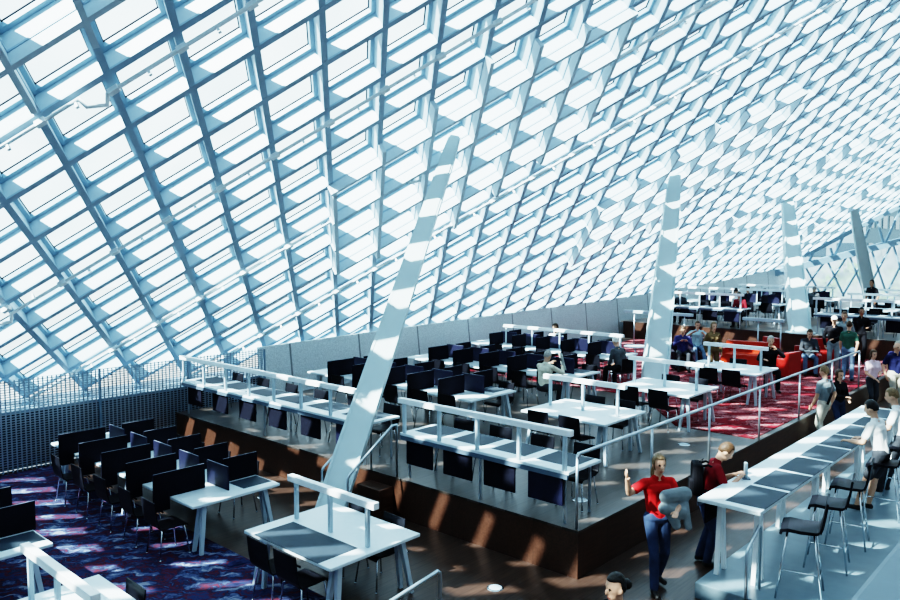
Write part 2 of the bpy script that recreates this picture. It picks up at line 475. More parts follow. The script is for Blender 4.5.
r2 = struct(MB().prism([(XU+.01, 3.61), (51.9, 3.61), (51.9, 7), (43, 14.3), (XU+.01, 15.6)], 'z', 0, ZU-.03).build('trim_upper_riser', M['riser_wood']))
# steps up to the platform beside the big column
st = MB()
for k in range(3):
    st.bbox(XP-.3*(3-k), XP, 8.78, 9.33, 0 if k == 0 else .1625*k, .1625*(k+1), .01)
st = struct(st.build('trim_steps', M['riser_wood']))
# counter plinth
pl = MB(); pl.bbox(8.80, 19.0, .72, 3.92, 0, .2, .012)
pl = struct(pl.build('floor_plinth', M['plinth'])); pl['label'] = 'low grey plinth carrying the bar counter and stools'

# ------------------------------------------------------------------ walls
wl = [(10.6, 15.9), (27, 15.75), (36, 15.15), (43, 14.42)]
tops = [1.86, 2.22, 2.62, 3.22]
wm = MB()
for i in range(len(wl)-1):
    (x0, y0), (x1, y1) = wl[i], wl[i+1]
    vs = [(x0, y0, 0), (x1, y1, 0), (x1, y1+.22, tops[i+1]), (x0, y0+.22, tops[i]), (x0, y0+.08, 0), (x1, y1+.08, 0), (x1, y1+.30, tops[i+1]), (x0, y0+.30, tops[i])]
    wm.add(vs, [(0, 1, 2, 3), (5, 4, 7, 6), (3, 2, 6, 7), (0, 4, 5, 1), (0, 3, 7, 4), (1, 5, 6, 2)])
wob = struct(wm.build('wall_far', M['wallmetal']))
# perforated screen with posts, dark backing and sill on the left
sc_ = MB(); sc_.add([(-11, 15.9, 0), (10.6, 15.9, 0), (10.6, 15.9, 1.86), (-11, 15.9, 1.66)], [(0, 1, 2, 3)])
scr = struct(sc_.build('wall_screen', M['screen']))
scr['label'] = 'perforated steel screen standing in front of the foot of the glazed roof'
ps = MB()
for x in [-1.2, 1.6, 4.4, 6.6, 8.6, 10.6]:
    ps.box(x-.025, x+.025, 15.86, 15.895, .0, 1.84)
ps.build('screen_post', M['sill'], scr)
bk = struct(MB().box(-11, 10.6, 16.12, 16.2, 0, 1.12).build('wall_backing', M['backing']))
sl = struct(MB().box(-11, 14, 16.05, 17.35, 1.12, 1.17).build('trim_sill', M['sill']))
fx = struct(MB().box(10.6, 48, 17.3, 17.4, 0, 1.1).build('wall_outer', M['backing']))
struct(MB().box(-11.2, -11, -6, 17.4, 0, 15).build('wall_left_sky_block', M['concrete']))  # unseen side wall, added with the back one to limit sky light
struct(MB().box(-11, 60, -6.2, -6, 0, 19).build('wall_back_sky_block', M['concrete']))  # unseen back wall, added to limit the sky and bounce light
struct(MB().box(52, 52.2, -6, 7, 0, 14).build('wall_right', M['concrete']))
# parapet of the balcony the picture is taken from
pb = MB(); pb.bbox(.5, 16, .3, .66, 2.3, 3.2, .02)
pb = struct(pb.build('trim_parapet', M['ledge'])); pb['label'] = 'grey parapet ledge of the balcony at the near corner'

# far end facade: lattice of glass below the end of the roof, folded at a big beam
def fac(s, z): # s metres along the end line
    p = E0 + EDIR*s; return V((p.x, p.y, z))
SL = 9.0
eb = MB()
def beamz(s): return 3.05 + .235*s
win = bpy.data.objects.new('window_1', None); COL.objects.link(win); struct(win)
win['label'] = 'glazed end wall with a sloping beam at the far right of the room'
eb.bar(fac(-1.5, beamz(-1.5)), fac(SL, beamz(SL)), .3, .34)
eb.bar(fac(0, roof_z(14.5)), fac(SL, roof_z(14.5 + EDIR.y*SL)), .2, .22)
eb.build('beam', M['mullion'], win)
lt = MB()
for s in [x*1.5 for x in range(0, 7)]:
    z0 = beamz(s)
    up = roof_z(14.5 + EDIR.y*(s+1.0))
    zt = min(z0+2.4, roof_z(14.5+EDIR.y*(s+.9)))
    lt.bar(fac(s, z0), fac(s+.9*(zt-z0)/2.0, zt), .07, .12)
    zt2 = min(z0+2.4, roof_z(14.5+EDIR.y*max(0, s-.9)))
    if s > .8: lt.bar(fac(s, z0), fac(s-.9*(zt2-z0)/2.4, zt2), .07, .12)
for s in [x*1.3 for x in range(-1, 8)]:
    z0 = beamz(s)
    lt.bar(fac(s, z0), fac(s+1.1, ZU+.3) + V((.0, .0, 0)), .07, .09)
    lt.bar(fac(s, z0), fac(s-1.6, ZU+.3), .07, .09)
lt.build('lattice', M['mullion'], win)
q0, q1 = -1.5, SL
g1 = MB(); g1.add([fac(q0, ZU) - EN.to_3d()*.1, fac(q1, ZU) - EN.to_3d()*.1, fac(q1, beamz(q1)) - EN.to_3d()*.1, fac(q0, beamz(q0)) - EN.to_3d()*.1], [(0, 1, 2, 3)])
g1.build('frosted_pane', M['frost_glass'], win)
g2 = MB(); g2.add([fac(0, beamz(0)) - EN.to_3d()*.1, fac(q1, beamz(q1)) - EN.to_3d()*.1, fac(q1, roof_z(14.5+EDIR.y*q1)) - EN.to_3d()*.1, fac(0, roof_z(14.5)) - EN.to_3d()*.1], [(0, 1, 2, 3)])
g2.build('clear_pane', M['clear_glass'], win)

# outside: street level, blocks of buildings and trees beyond the end facade
struct(MB().box(30, 400, -200, 300, -12, -11.5).build('ground', M['ground']))
def building(loc, sx, sy, sz, col, wcol, label):
    root = empty('office_building', label, 'building', loc)
    mcol = pmat('facade_paint', col, .7); mw = pmat('window_tint', wcol, .2)
    b = MB(); b.box(-sx/2, sx/2, -sy/2, sy/2, 0, sz)
    b.box(-sx/2-.3, sx/2+.3, -sy/2-.3, sy/2+.3, sz, sz+.8)
    b.build('facade', mcol, root)
    wv = MB()
    z = 2.0
    while z < sz-2:
        y = -sy/2+1
        while y < sy/2-2:
            wv.box(-sx/2-.08, -sx/2, y, y+1.9, z, z+1.5); y += 3.0
        x = -sx/2+1
        while x < sx/2-2:
            wv.box(x, x+1.9, -sy/2-.08, -sy/2, z, z+1.5); x += 3.0
        z += 3.2
    wv.build('window_band', mw, root)
building((104, 28, -11.5), 24, 11, 24, (.11, .15, .18), (.03, .05, .07), 'grey stepped office block with window bands seen beyond the end glazing')
building((118, 41, -11.5), 22, 10, 17, (.17, .21, .22), (.06, .09, .11), 'paler lower office block behind the end glazing, left of the grey block')
def tree(loc, h, label):
    root = empty('street_tree', label, 'tree', loc)
    MB().tube([(0, 0, 0), (.1, 0, h*.3), (0, .1, h*.6)], .25, 8, 0, .1).build('trunk', M['bark'], root)
    mb = MB()
    for _ in range(900):
        th = random.uniform(0, 2*PI); ph = math.acos(random.uniform(-1, 1)); rr = random.random()**.4*h*.33
        c = V((rr*math.sin(ph)*math.cos(th), rr*math.sin(ph)*math.sin(th), h*.68+rr*math.cos(ph)*.95))
        a = V((random.gauss(0, 1), random.gauss(0, 1), random.gauss(0, 1))).normalized(); b = a.orthogonal().normalized()
        s = h*.028
        mb.add([c-a*s, c+b*s*.6, c+a*s, c-b*s*.6], [(0, 1, 2, 3)])
    mb.build('crown', M['leaf'], root)
tree((76, 19, -11.5), 15, 'green street tree seen low through the end glazing at the right')
tree((64, 26.5, -11.5), 13.5, 'green street tree outside the end glazing, beside the last column')
tree((80, 33, -11.5), 14.5, 'green street tree just outside where the far wall meets the end glazing')

# ------------------------------------------------------------------ leaning columns
def column(base, top, wb, wt, label, wdir):
    root = empty('leaning_column', label, 'column', base)
    b = V((0, 0, 0)); t = V(top) - V(base); d = t.normalized()
    b = b - d*.0
    wd = (V(wdir) - d*V(wdir).dot(d)).normalized(); nd = wd.cross(d).normalized()
    web = MB(); fl_ = MB()
    segs = [(0, wb*.93), (.12, wb), (.5, (wb+wt)*.53), (.93, wt), (1, wt*.8)]
    for (s0, w0), (s1, w1) in zip(segs, segs[1:]):
        a0, a1 = t*s0, t*s1
        web.bar(a0, a1, w0*.92, .16, nd, w1*.92, .16)
        for sgn in (-1, 1):
            fl_.bar(a0 + wd*sgn*w0/2, a1 + wd*sgn*w1/2, .04, w0*.5, nd, .04, w1*.5)
    web.build('web', M['column'], root); fl_.build('flange', M['column'], root)
    if base[2] >= 0:
        pm = MB(); pm.lathe([(wb*.75, 0), (wb*.75, .03), (wb*.5, .045)], 16); pm.build('base_plate', M['column'], root)
    return root
W1 = rt
column((6.94, 8.97, 0), (11.20, 10.10, roof_z(10.10)-.1), .40, .24, 'big leaning pale steel column rising from the lower floor beside the steps', W1)
column((18.27, 9.4, ZP), (20.86, 10.18, roof_z(10.18)-.1), .62, .34, 'leaning pale steel column standing on the red carpet behind the white tables', W1)
column((27.95, 8.8, ZU), (30.88, 10.38, roof_z(10.38)-.1), .66, .40, 'leaning pale steel column at the front edge of the upper platform', W1)
column((44.2, 10.4, ZU), (40.6, 10.5, roof_z(10.5)-.1), .58, .36, 'farthest leaning column, in front of the end glazing', W1)

# ------------------------------------------------------------------ chairs
def make_chair():
    root = empty('plywood_chair', 'x', 'chair', (0, 0, -50))
    s = MB()
    prof = [(.215, .405), (.205, .432), (.16, .452), (.0, .440), (-.16, .446), (-.20, .462), (-.205, .447), (-.16, .430), (0, .424), (.15, .436), (.19, .42), (.20, .40)]
    s.prism(prof, 'y', -.205, .205, 0, False)
    kid(root, s.build('seat', M['black'], root))
    b = MB()
    bp = [(-.200, .462), (-.222, .50), (-.245, .62), (-.262, .80), (-.268, .835), (-.283, .835), (-.278, .80), (-.261, .62), (-.238, .50), (-.214, .455)]
    b.prism(bp, 'y', -.215, .215)
    kid(root, b.build('backrest', M['black'], root))
    for sx in (1, -1):
        for sy in (1, -1):
            l = MB(); l.tube([(.15*sx, .13*sy, .428), (.165*sx, .175*sy, .40), (.215*sx, .215*sy, .012)], .011, 7)
            l.tube([(.215*sx, .215*sy, .014), (.216*sx, .216*sy, 0)], .014, 7)
            kid(root, l.build('leg', M['chrome'], root))
    return root
CH = make_chair(); used_ch = [False]
GC = 'black plywood chairs at the study tables'
def chair(x, y, z, rz, label, jitter=.06):
    rz = rz + random.uniform(-jitter, jitter)
    if not used_ch[0]:
        used_ch[0] = True
        CH.location = (x, y, z); CH.rotation_euler = (0, 0, rz); CH['label'] = label; CH['group'] = GC
        return CH
    return dup(CH, (x, y, z), rz, label, GC)

# ------------------------------------------------------------------ tables
def a_leg(x, y, z0, z1, sx, sy):
    # a leg made of two tapered bars joined at the head
    m = MB()
    for k in (-1, 1):
        m.bar((x + sx*.10, y + k*.10 + sy*.02, z0), (x, y + k*.035, z1), .045, .05, (1, 0, 0), .065, .07)
    m.box(x-.05, x+.05, y-.09, y+.09, z1-.012, z1)
    return m
HX = .72
def add_rail(root, x, y0, y1, zb, zt, posts, zmid=None):
    bm_ = MB(); bm_.bbox(x-.045, x+.045, y0, y1, zt-.085, zt, .008)
    rl = kid(root, bm_.build('light_bar', M['whitepaint'], root))
    for y in posts:
        p = MB(); p.bbox(x-.024, x+.024, y-.024, y+.024, zb, zt-.085, .004)
        kid(rl, p.build('post', M['legpaint'], rl))
    return rl
def white_table(label, loc, inlay=0, length=1.74, group='white study tables with a light bar'):
    root = empty('study_table', label, 'table', loc, 0, group)
    t = MB(); t.bbox(-HX, HX, 0, length, .70, .74, .008)
    kid(root, t.build('tabletop', M['white'], root))
    if inlay:
        kid(root, tag(MB().box(-HX-.002, -.12, .22, length-.22, .738, .7435).build('desk_inlay', M['pad'], root), 'dark grey writing surface'))
        kid(root, MB().box(.30, .62, .28, length-.5, .736, .7412).build('desk_inlay', M['white'], root)) if False else None
    for sx in (-1, 1):
        for y, sy in ((.16, -1), (length-.16, 1)):
            kid(root, a_leg(sx*.50, y, 0, .70, sx, sy).build('leg', M['legpaint'], root))
    add_rail(root, -.02, .0, length-.02, .742, 1.32, (.16, length*.5, length-.16))
    return root
def carrel_table(label, loc, bays, rail=False, left_over=.25, rail_y1=None, group='carrel tables with privacy panels'):
    L = .70 + .86*bays + .15
    root = empty('carrel_table', label, 'table', loc, 0, group)
    t = MB(); t.bbox(-HX, HX, 0, L, .70, .74, .008)
    kid(root, t.build('tabletop', M['white'], root))
    for sx in (-1, 1):
        for y, sy in ((.14, -1), (.66+.86*(bays//2), 0), (L-.20, 1)):
            kid(root, a_leg(sx*.50, y, 0, .70, sx, sy).build('leg', M['legpaint'], root))
    for k in range(bays):
        y = .66 + .86*k
        for x0, x1 in ((-HX-left_over, -.16), (.14, HX+.03)):
            p = MB(); p.bbox(x0, x1, y-.012, y+.012, .742 if x0 > 0 else .742, 1.11, .005)
            if x0 < 0: p.bbox(x0, -HX-.004, y-.012, y+.012, .56, .75, .005)
            p.box(x0+.01, x1-.01, y-.006, y+.006, 1.108, 1.113, 1)
            kid(root, p.build('privacy_panel', [M['panel'], M['edge']], root))
        p = MB(); p.bbox(-.012, .012, y-.40, y+.20, .742, 1.10, .005); p.box(-.006, .006, y-.39, y+.19, 1.098, 1.103, 1)
        kid(root, p.build('divider_panel', [M['navy'], M['edge']], root))
        for x0, x1 in ((-.66, -.2), (.2, .66)):
            if k == 0: kid(root, MB().box(x0 if x0 > 0 else -.70, x1 if x0 < 0 else .70, .18, y-.05, .738, .7425).build('desk_inlay', M['white'] if x0 < 0 else M['pad'], root))
    if rail:
        y1 = rail_y1 or L-.05
        add_rail(root, -.0, .05, y1, .742, 1.32, [.15 + (y1-.25)*q/4 for q in range(5)])
    return root
def edge_table(label, loc, L, n, with_rail=True, panels=True):
    root = empty('ledge_desk', label, 'table', loc, 0, 'narrow desks along the platform edges')
    t = MB(); t.bbox(0, .82, 0, L, .70, .74, .006)
    kid(root, t.build('tabletop', M['white'], root))
    kid(root, MB().box(-.004, .03, .02, L-.02, .635, .70).build('fascia', M['fascia'], root))
    pitch = L/n
    for k in range(n):
        y = pitch*(k+.5)
        kid(root, MB().box(.24, .80, y-pitch*.38, y+pitch*.38, .738, .7435).build('desk_inlay', M['pad'], root))
        if panels:
            p = MB(); p.bbox(.035, .06, y-.285, y+.285, .25, .66, .008)
            kid(root, p.build('modesty_panel', M['navy'] if k == 0 else M['panel'], root))
    for x in (.10, .72):
        for y in (.12, L*.5, L-.12):
            kid(root, MB().bar((x, y, 0), (x, y, .70), .03, .03, (1, 0, 0)).build('leg', M['rail'], root))
    if with_rail:
        np_ = max(4, int(round(L/.86)))
        rl = add_rail(root, .03, -.03, L+.03, .74, 1.30, [.08 + (L-.16)*i/np_ for i in range(np_+1)])
    return root

ZC = .012
def table_chairs(cx, y0, z, ys_left, ys_right, desc, dl=.68, dr=.66):
    for i, y in enumerate(ys_left):
        chair(cx-dl, y0+y, z, 0, 'black chair, %s from the near end, left of %s' % (ORD[i], desc))
    for i, y in enumerate(ys_right):
        chair(cx+dr, y0+y, z, PI, 'black chair, %s from the near end, right of %s' % (ORD[i], desc))

# lower floor
carrel_table('long carrel table on the blue carpet with two rows of black privacy panels', (5.93, 9.6, 0), 5)
bay = [.43] + [.30 + .86*k for k in range(1, 5)]
table_chairs(5.93, 9.6, ZC, bay, bay[1:], 'the long blue carpet carrel', .88, .70)
carrel_table('carrel table cut off by the left edge of the photo, beside the blue carpet', (2.67, 9.64, ZC), 5)
white_table('white study table with dark writing surface in the lower foreground', (5.93, 6.58, 0), 1)
table_chairs(5.93, 6.58, 0, [.57, 1.12], [.54, 1.2], 'the foreground white table', .66, .50)
white_table('white study table at the bottom left corner with its light bar towards us', (2.67, 6.6, ZC), 0)
table_chairs(2.67, 6.6, ZC, [], [1.0], 'the bottom left white table', .86, .52)
# platform edge
edge_table('narrow desk with white light bar along the platform edge, near the front corner', (XP+.03, 5.45, ZP), 3.2, 4)
edge_table('long narrow desk with white light bar along the platform edge, left of the big column', (XP+.03, 9.5, ZP), 6.15, 6)
for k in range(4):
    chair(XP+.86, 5.45+.8*(k+.5), ZP, PI, 'black chair behind the near corner ledge desk, %s from the corner' % ORD[k])
for k in range(6):
    chair(XP+.86, 9.5+1.02*(k+.5), ZP, PI, 'black chair behind the long ledge desk, %s from the big column' % ORD[k])
# platform tables
carrel_table('first row of carrels on the platform, directly right of the big column', (11.66, 9.45, ZP), 5, left_over=.22)
table_chairs(11.66, 9.45, ZP, bay, bay, 'the first platform carrel row')
carrel_table('second row of carrels on the platform, where the newspaper reader sits', (14.9, 9.42, ZP), 5, left_over=.2)
table_chairs(14.9, 9.42, ZP, bay[1:], bay, 'the second platform carrel row')
carrel_table('third row of carrels on the platform with a white light bar above', (18.35, 10.3, ZP), 5, True, .1, 4.2)
table_chairs(18.35, 10.3, ZP, bay, bay[1:], 'the third platform carrel row')
white_table('white study table with light bar nearest the platform railing', (11.66, 6.5, ZP))
table_chairs(11.66, 6.5, ZP, [.54, 1.2], [.54, 1.2], 'the white table nearest the railing')
white_table('second white study table with light bar, in front of the second column', (14.88, 6.52, ZP))
table_chairs(14.88, 6.52, ZP, [.54, 1.2], [.54, 1.2], 'the second white platform table')
white_table('third white study table with light bar, on the red carpet', (18.25, 6.45, ZP+ZC), 0, 1.6)
table_chairs(18.25, 6.45, ZP+ZC, [.50, 1.06], [1.06], 'the third white platform table')
# upper platform
edge_table('far left narrow desk along the upper platform edge above the dark riser', (XU+.05, 10.75, ZU), 3.3, 4)
edge_table('far right narrow desk along the upper platform edge behind the standing people', (XU+.05, 4.3, ZU), 4.0, 4)
for k in range(4):
    chair(XU+1.05, 10.75+.82*(k+.5), ZU, PI, 'black chair at the far left upper ledge desk, %s from the near end' % ORD[k])
for k in range(4):
    chair(XU+1.05, 4.3+1.0*(k+.5), ZU, PI, 'black chair at the far right upper ledge desk, %s from the near end' % ORD[k])
carrel_table('upper platform carrel row behind the far left ledge desk', (31.2, 10.4, ZU), 4, True, .1)
table_chairs(31.2, 10.4, ZU, bay[:4], bay[:4], 'the upper carrel row')
white_table('upper white table with light bar, nearest behind the far right ledge desk', (31.0, 6.4, ZU))
table_chairs(31.0, 6.4, ZU, [.54, 1.2], [.54, 1.2], 'the nearest upper white table')
carrel_table('farthest upper carrel row beneath the end glazing', (35.0, 9.6, ZU), 4, True, .1)
table_chairs(35.0, 9.6, ZU, bay[:4], bay[:4], 'the farthest upper carrel row')
white_table('upper white table with light bar at the far right, near the end glazing', (34.6, 6.7, ZU))
table_chairs(34.6, 6.7, ZU, [.54, 1.2], [.54, 1.2], 'the far right upper white table')

# free-standing light rails in front of the upper riser
for (y0, y1, lab, ps_) in ((11.2, 13.8, 'free standing bar on thin posts before the dark riser, left of the red armchairs', (11.5, 12.5, 13.4)),
                           (8.2, 9.5, 'shorter free standing bar on thin posts before the dark riser, above the red armchairs', (8.3, 9.0))):
    root = empty('light_rail', lab, 'rail', (24.5, 0, ZP+ZC), 0, 'free standing light rails')
    b = MB(); b.bbox(-.06, .06, y0, y1, 1.32, 1.42, .01); b.build('light_bar', M['legpaint'], root)
    for y in ps_:
        MB().tube([(0, y, 0), (0, y, 1.32)], .022, 8).build('post', M['rail'], root)

# ------------------------------------------------------------------ railings
rl = empty('railing', 'steel handrail on thin posts along the aisle edge of the platform', 'railing', (0, 0, 0))
b = MB(); b.tube([(8.30, 5.33, ZP+.95), (8.34, 5.33, ZP+1.0), (21.6, 5.33, ZP+1.0), (21.64, 5.33, ZP+.95)], .026, 8)
b.build('handrail', M['rail'], rl)
for x in (8.30, 10.35, 12.4, 14.7, 17.0, 19.3, 21.64):
    MB().tube([(x, 5.33, ZP), (x, 5.33, ZP+.99)], .019, 8).build('post', M['rail'], rl)
for y, lab in ((8.74, 'steel stair handrail on the near side of the platform steps'), (9.36, 'steel stair handrail on the far side of the platform steps')):
    root = empty('stair_handrail', lab, 'handrail', (0, 0, 0), 0, 'handrails of the platform steps')
    MB().tube([(7.27, y, .02), (7.27, y, .84), (7.31, y, .90), (8.20, y, 1.50), (8.30, y, 1.50), (8.30, y, ZP+.005)], .020, 8).build('handrail', M['rail'], root)
    MB().tube([(7.27, y, 0), (7.27, y, .03)], .035, 10).build('foot_plate', M['rail'], root)
root = empty('floor_handrail', 'steel handrail end rising at the bottom edge beside the foreground table', 'handrail')
MB().tube([(5.67, 5.32, .0), (5.67, 5.32, .92), (5.63, 5.32, .95), (4.2, 5.38, .72)], .022, 8).build('handrail', M['rail'], root)
MB().tube([(4.2, 5.38, 0), (4.2, 5.38, .72)], .020, 8).build('post', M['rail'], root)
root = empty('counter_handrail', 'slim steel stair handrail under the near end of the bar counter', 'handrail')
MB().tube([(8.72, 3.26, .0), (8.72, 3.26, .77), (8.75, 3.26, .81), (9.08, 3.26, 1.0), (9.14, 3.26, .98), (9.14, 3.26, .2)], .020, 8).build('handrail', M['rail'], root)

# ------------------------------------------------------------------ bar counter
root = empty('bar_counter', 'long white bar counter with dark writing pads on a plinth along the aisle', 'counter')
t = MB(); t.bbox(8.95, 16.45, 3.2, 3.98, 1.17, 1.22, .008); t.build('tabletop', M['white'], root)
MB().box(8.95, 16.45, 3.955, 3.985, 1.12, 1.17).build('fascia', M['fascia'], root)
for k in range(8):
    x = 9.08 + .915*k
    MB().box(x, x+.82, 3.198, 3.68, 1.216, 1.2245).build('writing_pad', M['pad'], root)
for k in range(4):
    x = 9.3 + 2.2*k
    for sy, yy in ((-1, 3.35), (1, 3.82)):
        m = MB(); m.bar((x-.10, yy, .2), (x, yy, 1.17), .045, .05, (0, 1, 0), .06, .065)
        m.bar((x+.14, yy, .2), (x+.03, yy, 1.17), .045, .05, (0, 1, 0), .06, .065)
        m.build('leg', M['whitepaint'], root)
m = MB(); m.bbox(9.10, 9.62, 3.93, 3.95, .86, 1.17, .006); m.build('modesty_panel', M['panel'], root)

sroot = empty('bar_stool', 'x', 'stool', (0, 0, -50))
s = MB(); s.prism([(x_, z_+.07) for x_, z_ in [(.23, .71), (.215, .765), (.14, .785), (0, .775), (-.17, .782), (-.20, .795), (-.20, .765), (-.16, .745), (0, .738), (.14, .745), (.19, .735), (.205, .70)]], 'y', -.22, .22)
kid(sroot, s.build('seat', M['black'], sroot))
s = MB(); s.prism([(x_, z_+.07) for x_, z_ in [(-.195, .79), (-.215, .84), (-.24, .98), (-.262, 1.14), (-.287, 1.14), (-.266, .98), (-.242, .84), (-.215, .765)]], 'y', -.22, .22)
kid(sroot, s.build('backrest', M['black'], sroot))
for sx in (1, -1):
    for sy in (1, -1):
        l = MB(); l.tube([(.14*sx, .15*sy, .825), (.25*sx, .24*sy, 0)], .012, 7)
        kid(sroot, l.build('leg', M['chrome'], sroot))
def lp(sx, sy, z):
    t = 1 - z/.825; return V((.14*sx + .11*sx*t, .15*sy + .09*sy*t, z))
fr = MB()
fr.tube([lp(1, 1, .26), lp(1, -1, .26)], .010, 6); fr.tube([lp(-1, 1, .26), lp(-1, -1, .26)], .010, 6)
fr.tube([(0.215, 0, .26), (-.215, 0, .26)], .010, 6)
kid(sroot, fr.build('footrest', M['chrome'], sroot))
STOOLS = [(9.33, 2.85, 'nearest black bar stool at the near end of the counter'),
          (10.45, 2.87, 'second black bar stool from the near end of the counter'),
          (11.45, 2.89, 'third black bar stool from the near end of the counter'),
          (13.0, 2.80, 'bar stool carrying the man in the white T-shirt'),
          (14.3, 2.80, 'bar stool carrying the farther seated man at the counter edge of the photo')]
for i, (x, y, lab) in enumerate(STOOLS):
    rz = PI/2 + [.25, .2, .15, .1, .1][i]
    if i == 0:
        sroot.location = (x, y, .2); sroot.rotation_euler = (0, 0, rz); sroot['label'] = lab; sroot['group'] = 'black bar stools at the counter'
    else:
        dup(sroot, (x, y, .2), rz, lab, 'black bar stools at the counter')
# little grey phone standing on the counter
root = empty('desk_phone', 'small grey desk phone standing upright on the counter by the writing man', 'phone', (10.15, 3.84, 1.22), .6)
m = MB(); m.bbox(-.07, .07, -.05, .05, 0, .02, .005); m.build('base', M['fascia'], root)
m = MB(); m.bbox(-.035, .035, -.02, .02, .018, .22, .01); m.build('handset', M['legpaint'], root)
m = MB()
for i in range(4):
    for j in range(3): m.box(-.022+.016*j, -.010+.016*j, -.0235, -.0195, .05+.022*i, .064+.022*i)
m.build('keypad', M['gasket'], root)

# round floor boxes
for (x, y, z, lab) in ((7.34, 5.92, 0, 'round steel floor outlet in the lower aisle nearest the bottom edge'),
                       (9.32, 5.93, ZP, 'round steel floor outlet on the platform under the corner ledge desk'),
                       (7.33, 7.63, 0, 'round steel floor outlet right of the foreground white table'),
                       (7.37, 11.13, 0, 'round steel floor outlet between the long blue carpet carrel and the dark riser'),
                       (13.3, 6.2, ZP, 'round steel floor outlet beside the red carpet edge')):
    root = empty('floor_outlet', lab, 'floor outlet', (x, y, z), 0, 'round floor outlets')
    MB().lathe([(.11, 0), (.11, .006), (.10, .010), (.085, .010), (.085, .006)], 24).build('rim', M['chrome'], root)
    MB().lathe([(.083, 0), (.083, .007), (.03, .009)], 24).build('lid', M['legpaint'], root)

# ------------------------------------------------------------------ lounge seats
def armchair(x, y, rz, mat, label, wide=.70):
    root = empty('armchair', label, 'armchair', (x, y, ZP+ZC), rz, 'lounge armchairs on the red carpet')
    m = MB(); m.bbox(-.32, .38, -wide/2+.1, wide/2-.1, .10, .42, .03); m.build('seat', mat, root)
    m = MB(); m.bbox(-.42, -.28, -wide/2, wide/2, .08, .76, .03); m.build('backrest', mat, root)
    for sy in (-1, 1):
        m = MB(); m.bbox(-.30, .38, sy*(wide/2-.06)-.06, sy*(wide/2-.06)+.06, .08, .58, .025); m.build('armrest', mat, root)
    for sx in (-.34, .30):
        for sy in (-1, 1):
            MB().tube([(sx, sy*(wide/2-.1), 0), (sx, sy*(wide/2-.1), .10)], .02, 7).build('leg', M['chrome'], root)
    return root
armchair(22.05, 7.45, 1.4, M['redvinyl'], 'red armchair with its back to us, nearest the railing')
armchair(24.9, 9.0, 2.6, M['redvinyl'], 'red armchair beyond the seated man in black')
armchair(23.35, 7.12, 3.5, M['redvinyl'], 'red armchair under the reader in the dark and white jacket')
armchair(25.6, 7.45, 3.6, M['redvinyl'], 'red armchair behind the reader, against the dark riser')
armchair(23.3, 8.95, 3.3, M['orange'], 'wide orange red armchair behind the third white table', 1.25)
armchair(21.5, 10.15, 3.7, M['darkvinyl'], 'dark armchair under the reader in the blue jumper beside the second column')
armchair(23.1, 10.4, 3.7, M['darkvinyl'], 'dark armchair under the man in the pale shirt and jeans')
def low_table(x, y, label):
    root = empty('coffee_table', label, 'table', (x, y, ZP+ZC), 0, 'low white lounge tables')
    MB().lathe([(.36, .38), (.38, .395), (.38, .405), (.36, .42)], 28).build('tabletop', M['white'], root)
    MB().tube([(0, 0, .02), (0, 0, .385)], .03, 10).build('pedestal', M['chrome'], root)
    MB().lathe([(.22, 0), (.22, .015), (.04, .03)], 24).build('foot', M['chrome'], root)
low_table(20.9, 9.0, 'low round white table in front of the man in jeans')
low_table(22.6, 12.3, 'low round white table near the second column, before the dark riser')

# ------------------------------------------------------------------ people
SKIN = pmat('skin', (.60, .36, .25), .55, 0, .05)
SKIN_D = pmat('skin_tanned', (.36, .20, .13), .55, 0, .05)
EYE = pmat('eye_dark', (.02, .015, .012), .3)
LIP = pmat('lip', (.42, .15, .12), .5)
def cloth(name, c, noise=.14): return pmat(name, c, .85, 0, noise, 9, .2, .25)
CL = {k: cloth('cloth_'+k, c) for k, c in dict(
    red=(.45, .016, .018), darkred=(.20, .012, .02), jeans=(.035, .055, .105), lightjeans=(.13, .19, .28), black=(.012, .012, .016),
    grey=(.24, .28, .30), beige=(.62, .58, .50), white=(.80, .82, .82), pink=(.80, .62, .70), purple=(.06, .06, .17),
    navy=(.02, .024, .075), green=(.05, .12, .09), paleblue=(.38, .55, .62), charcoal=(.05, .055, .065), brown=(.16, .11, .06),
    khaki=(.45, .42, .36), darkgrey=(.10, .11, .12), maroon=(.20, .02, .03), cream=(.70, .68, .56)).items()}
HAIR = {k: pmat('hair_'+k, c, .5, 0, .3, 40, .4, .4) for k, c in dict(black=(.012, .010, .009), brown=(.07, .038, .02), dirty=(.20, .13, .07), grey=(.35, .34, .32), white=(.75, .73, .68)).items()}
SHOE = {k: pmat('shoe_'+k, c, .5) for k, c in dict(dark=(.02, .018, .018), white=(.7, .7, .7)).items()}

def two_bone(a, b, l1, l2, pole):
    a, b, pole = V(a), V(b), V(pole)
    d = b-a; L = min(d.length, (l1+l2)*.998)
    dn = d.normalized(); b2 = a + dn*L
    x = (l1*l1 - l2*l2 + L*L)/(2*L); h = math.sqrt(max(0, l1*l1-x*x))
    p = pole - dn*pole.dot(dn)
    if p.length < 1e-5: p = dn.orthogonal()
    return a + dn*x + p.normalized()*h, b2

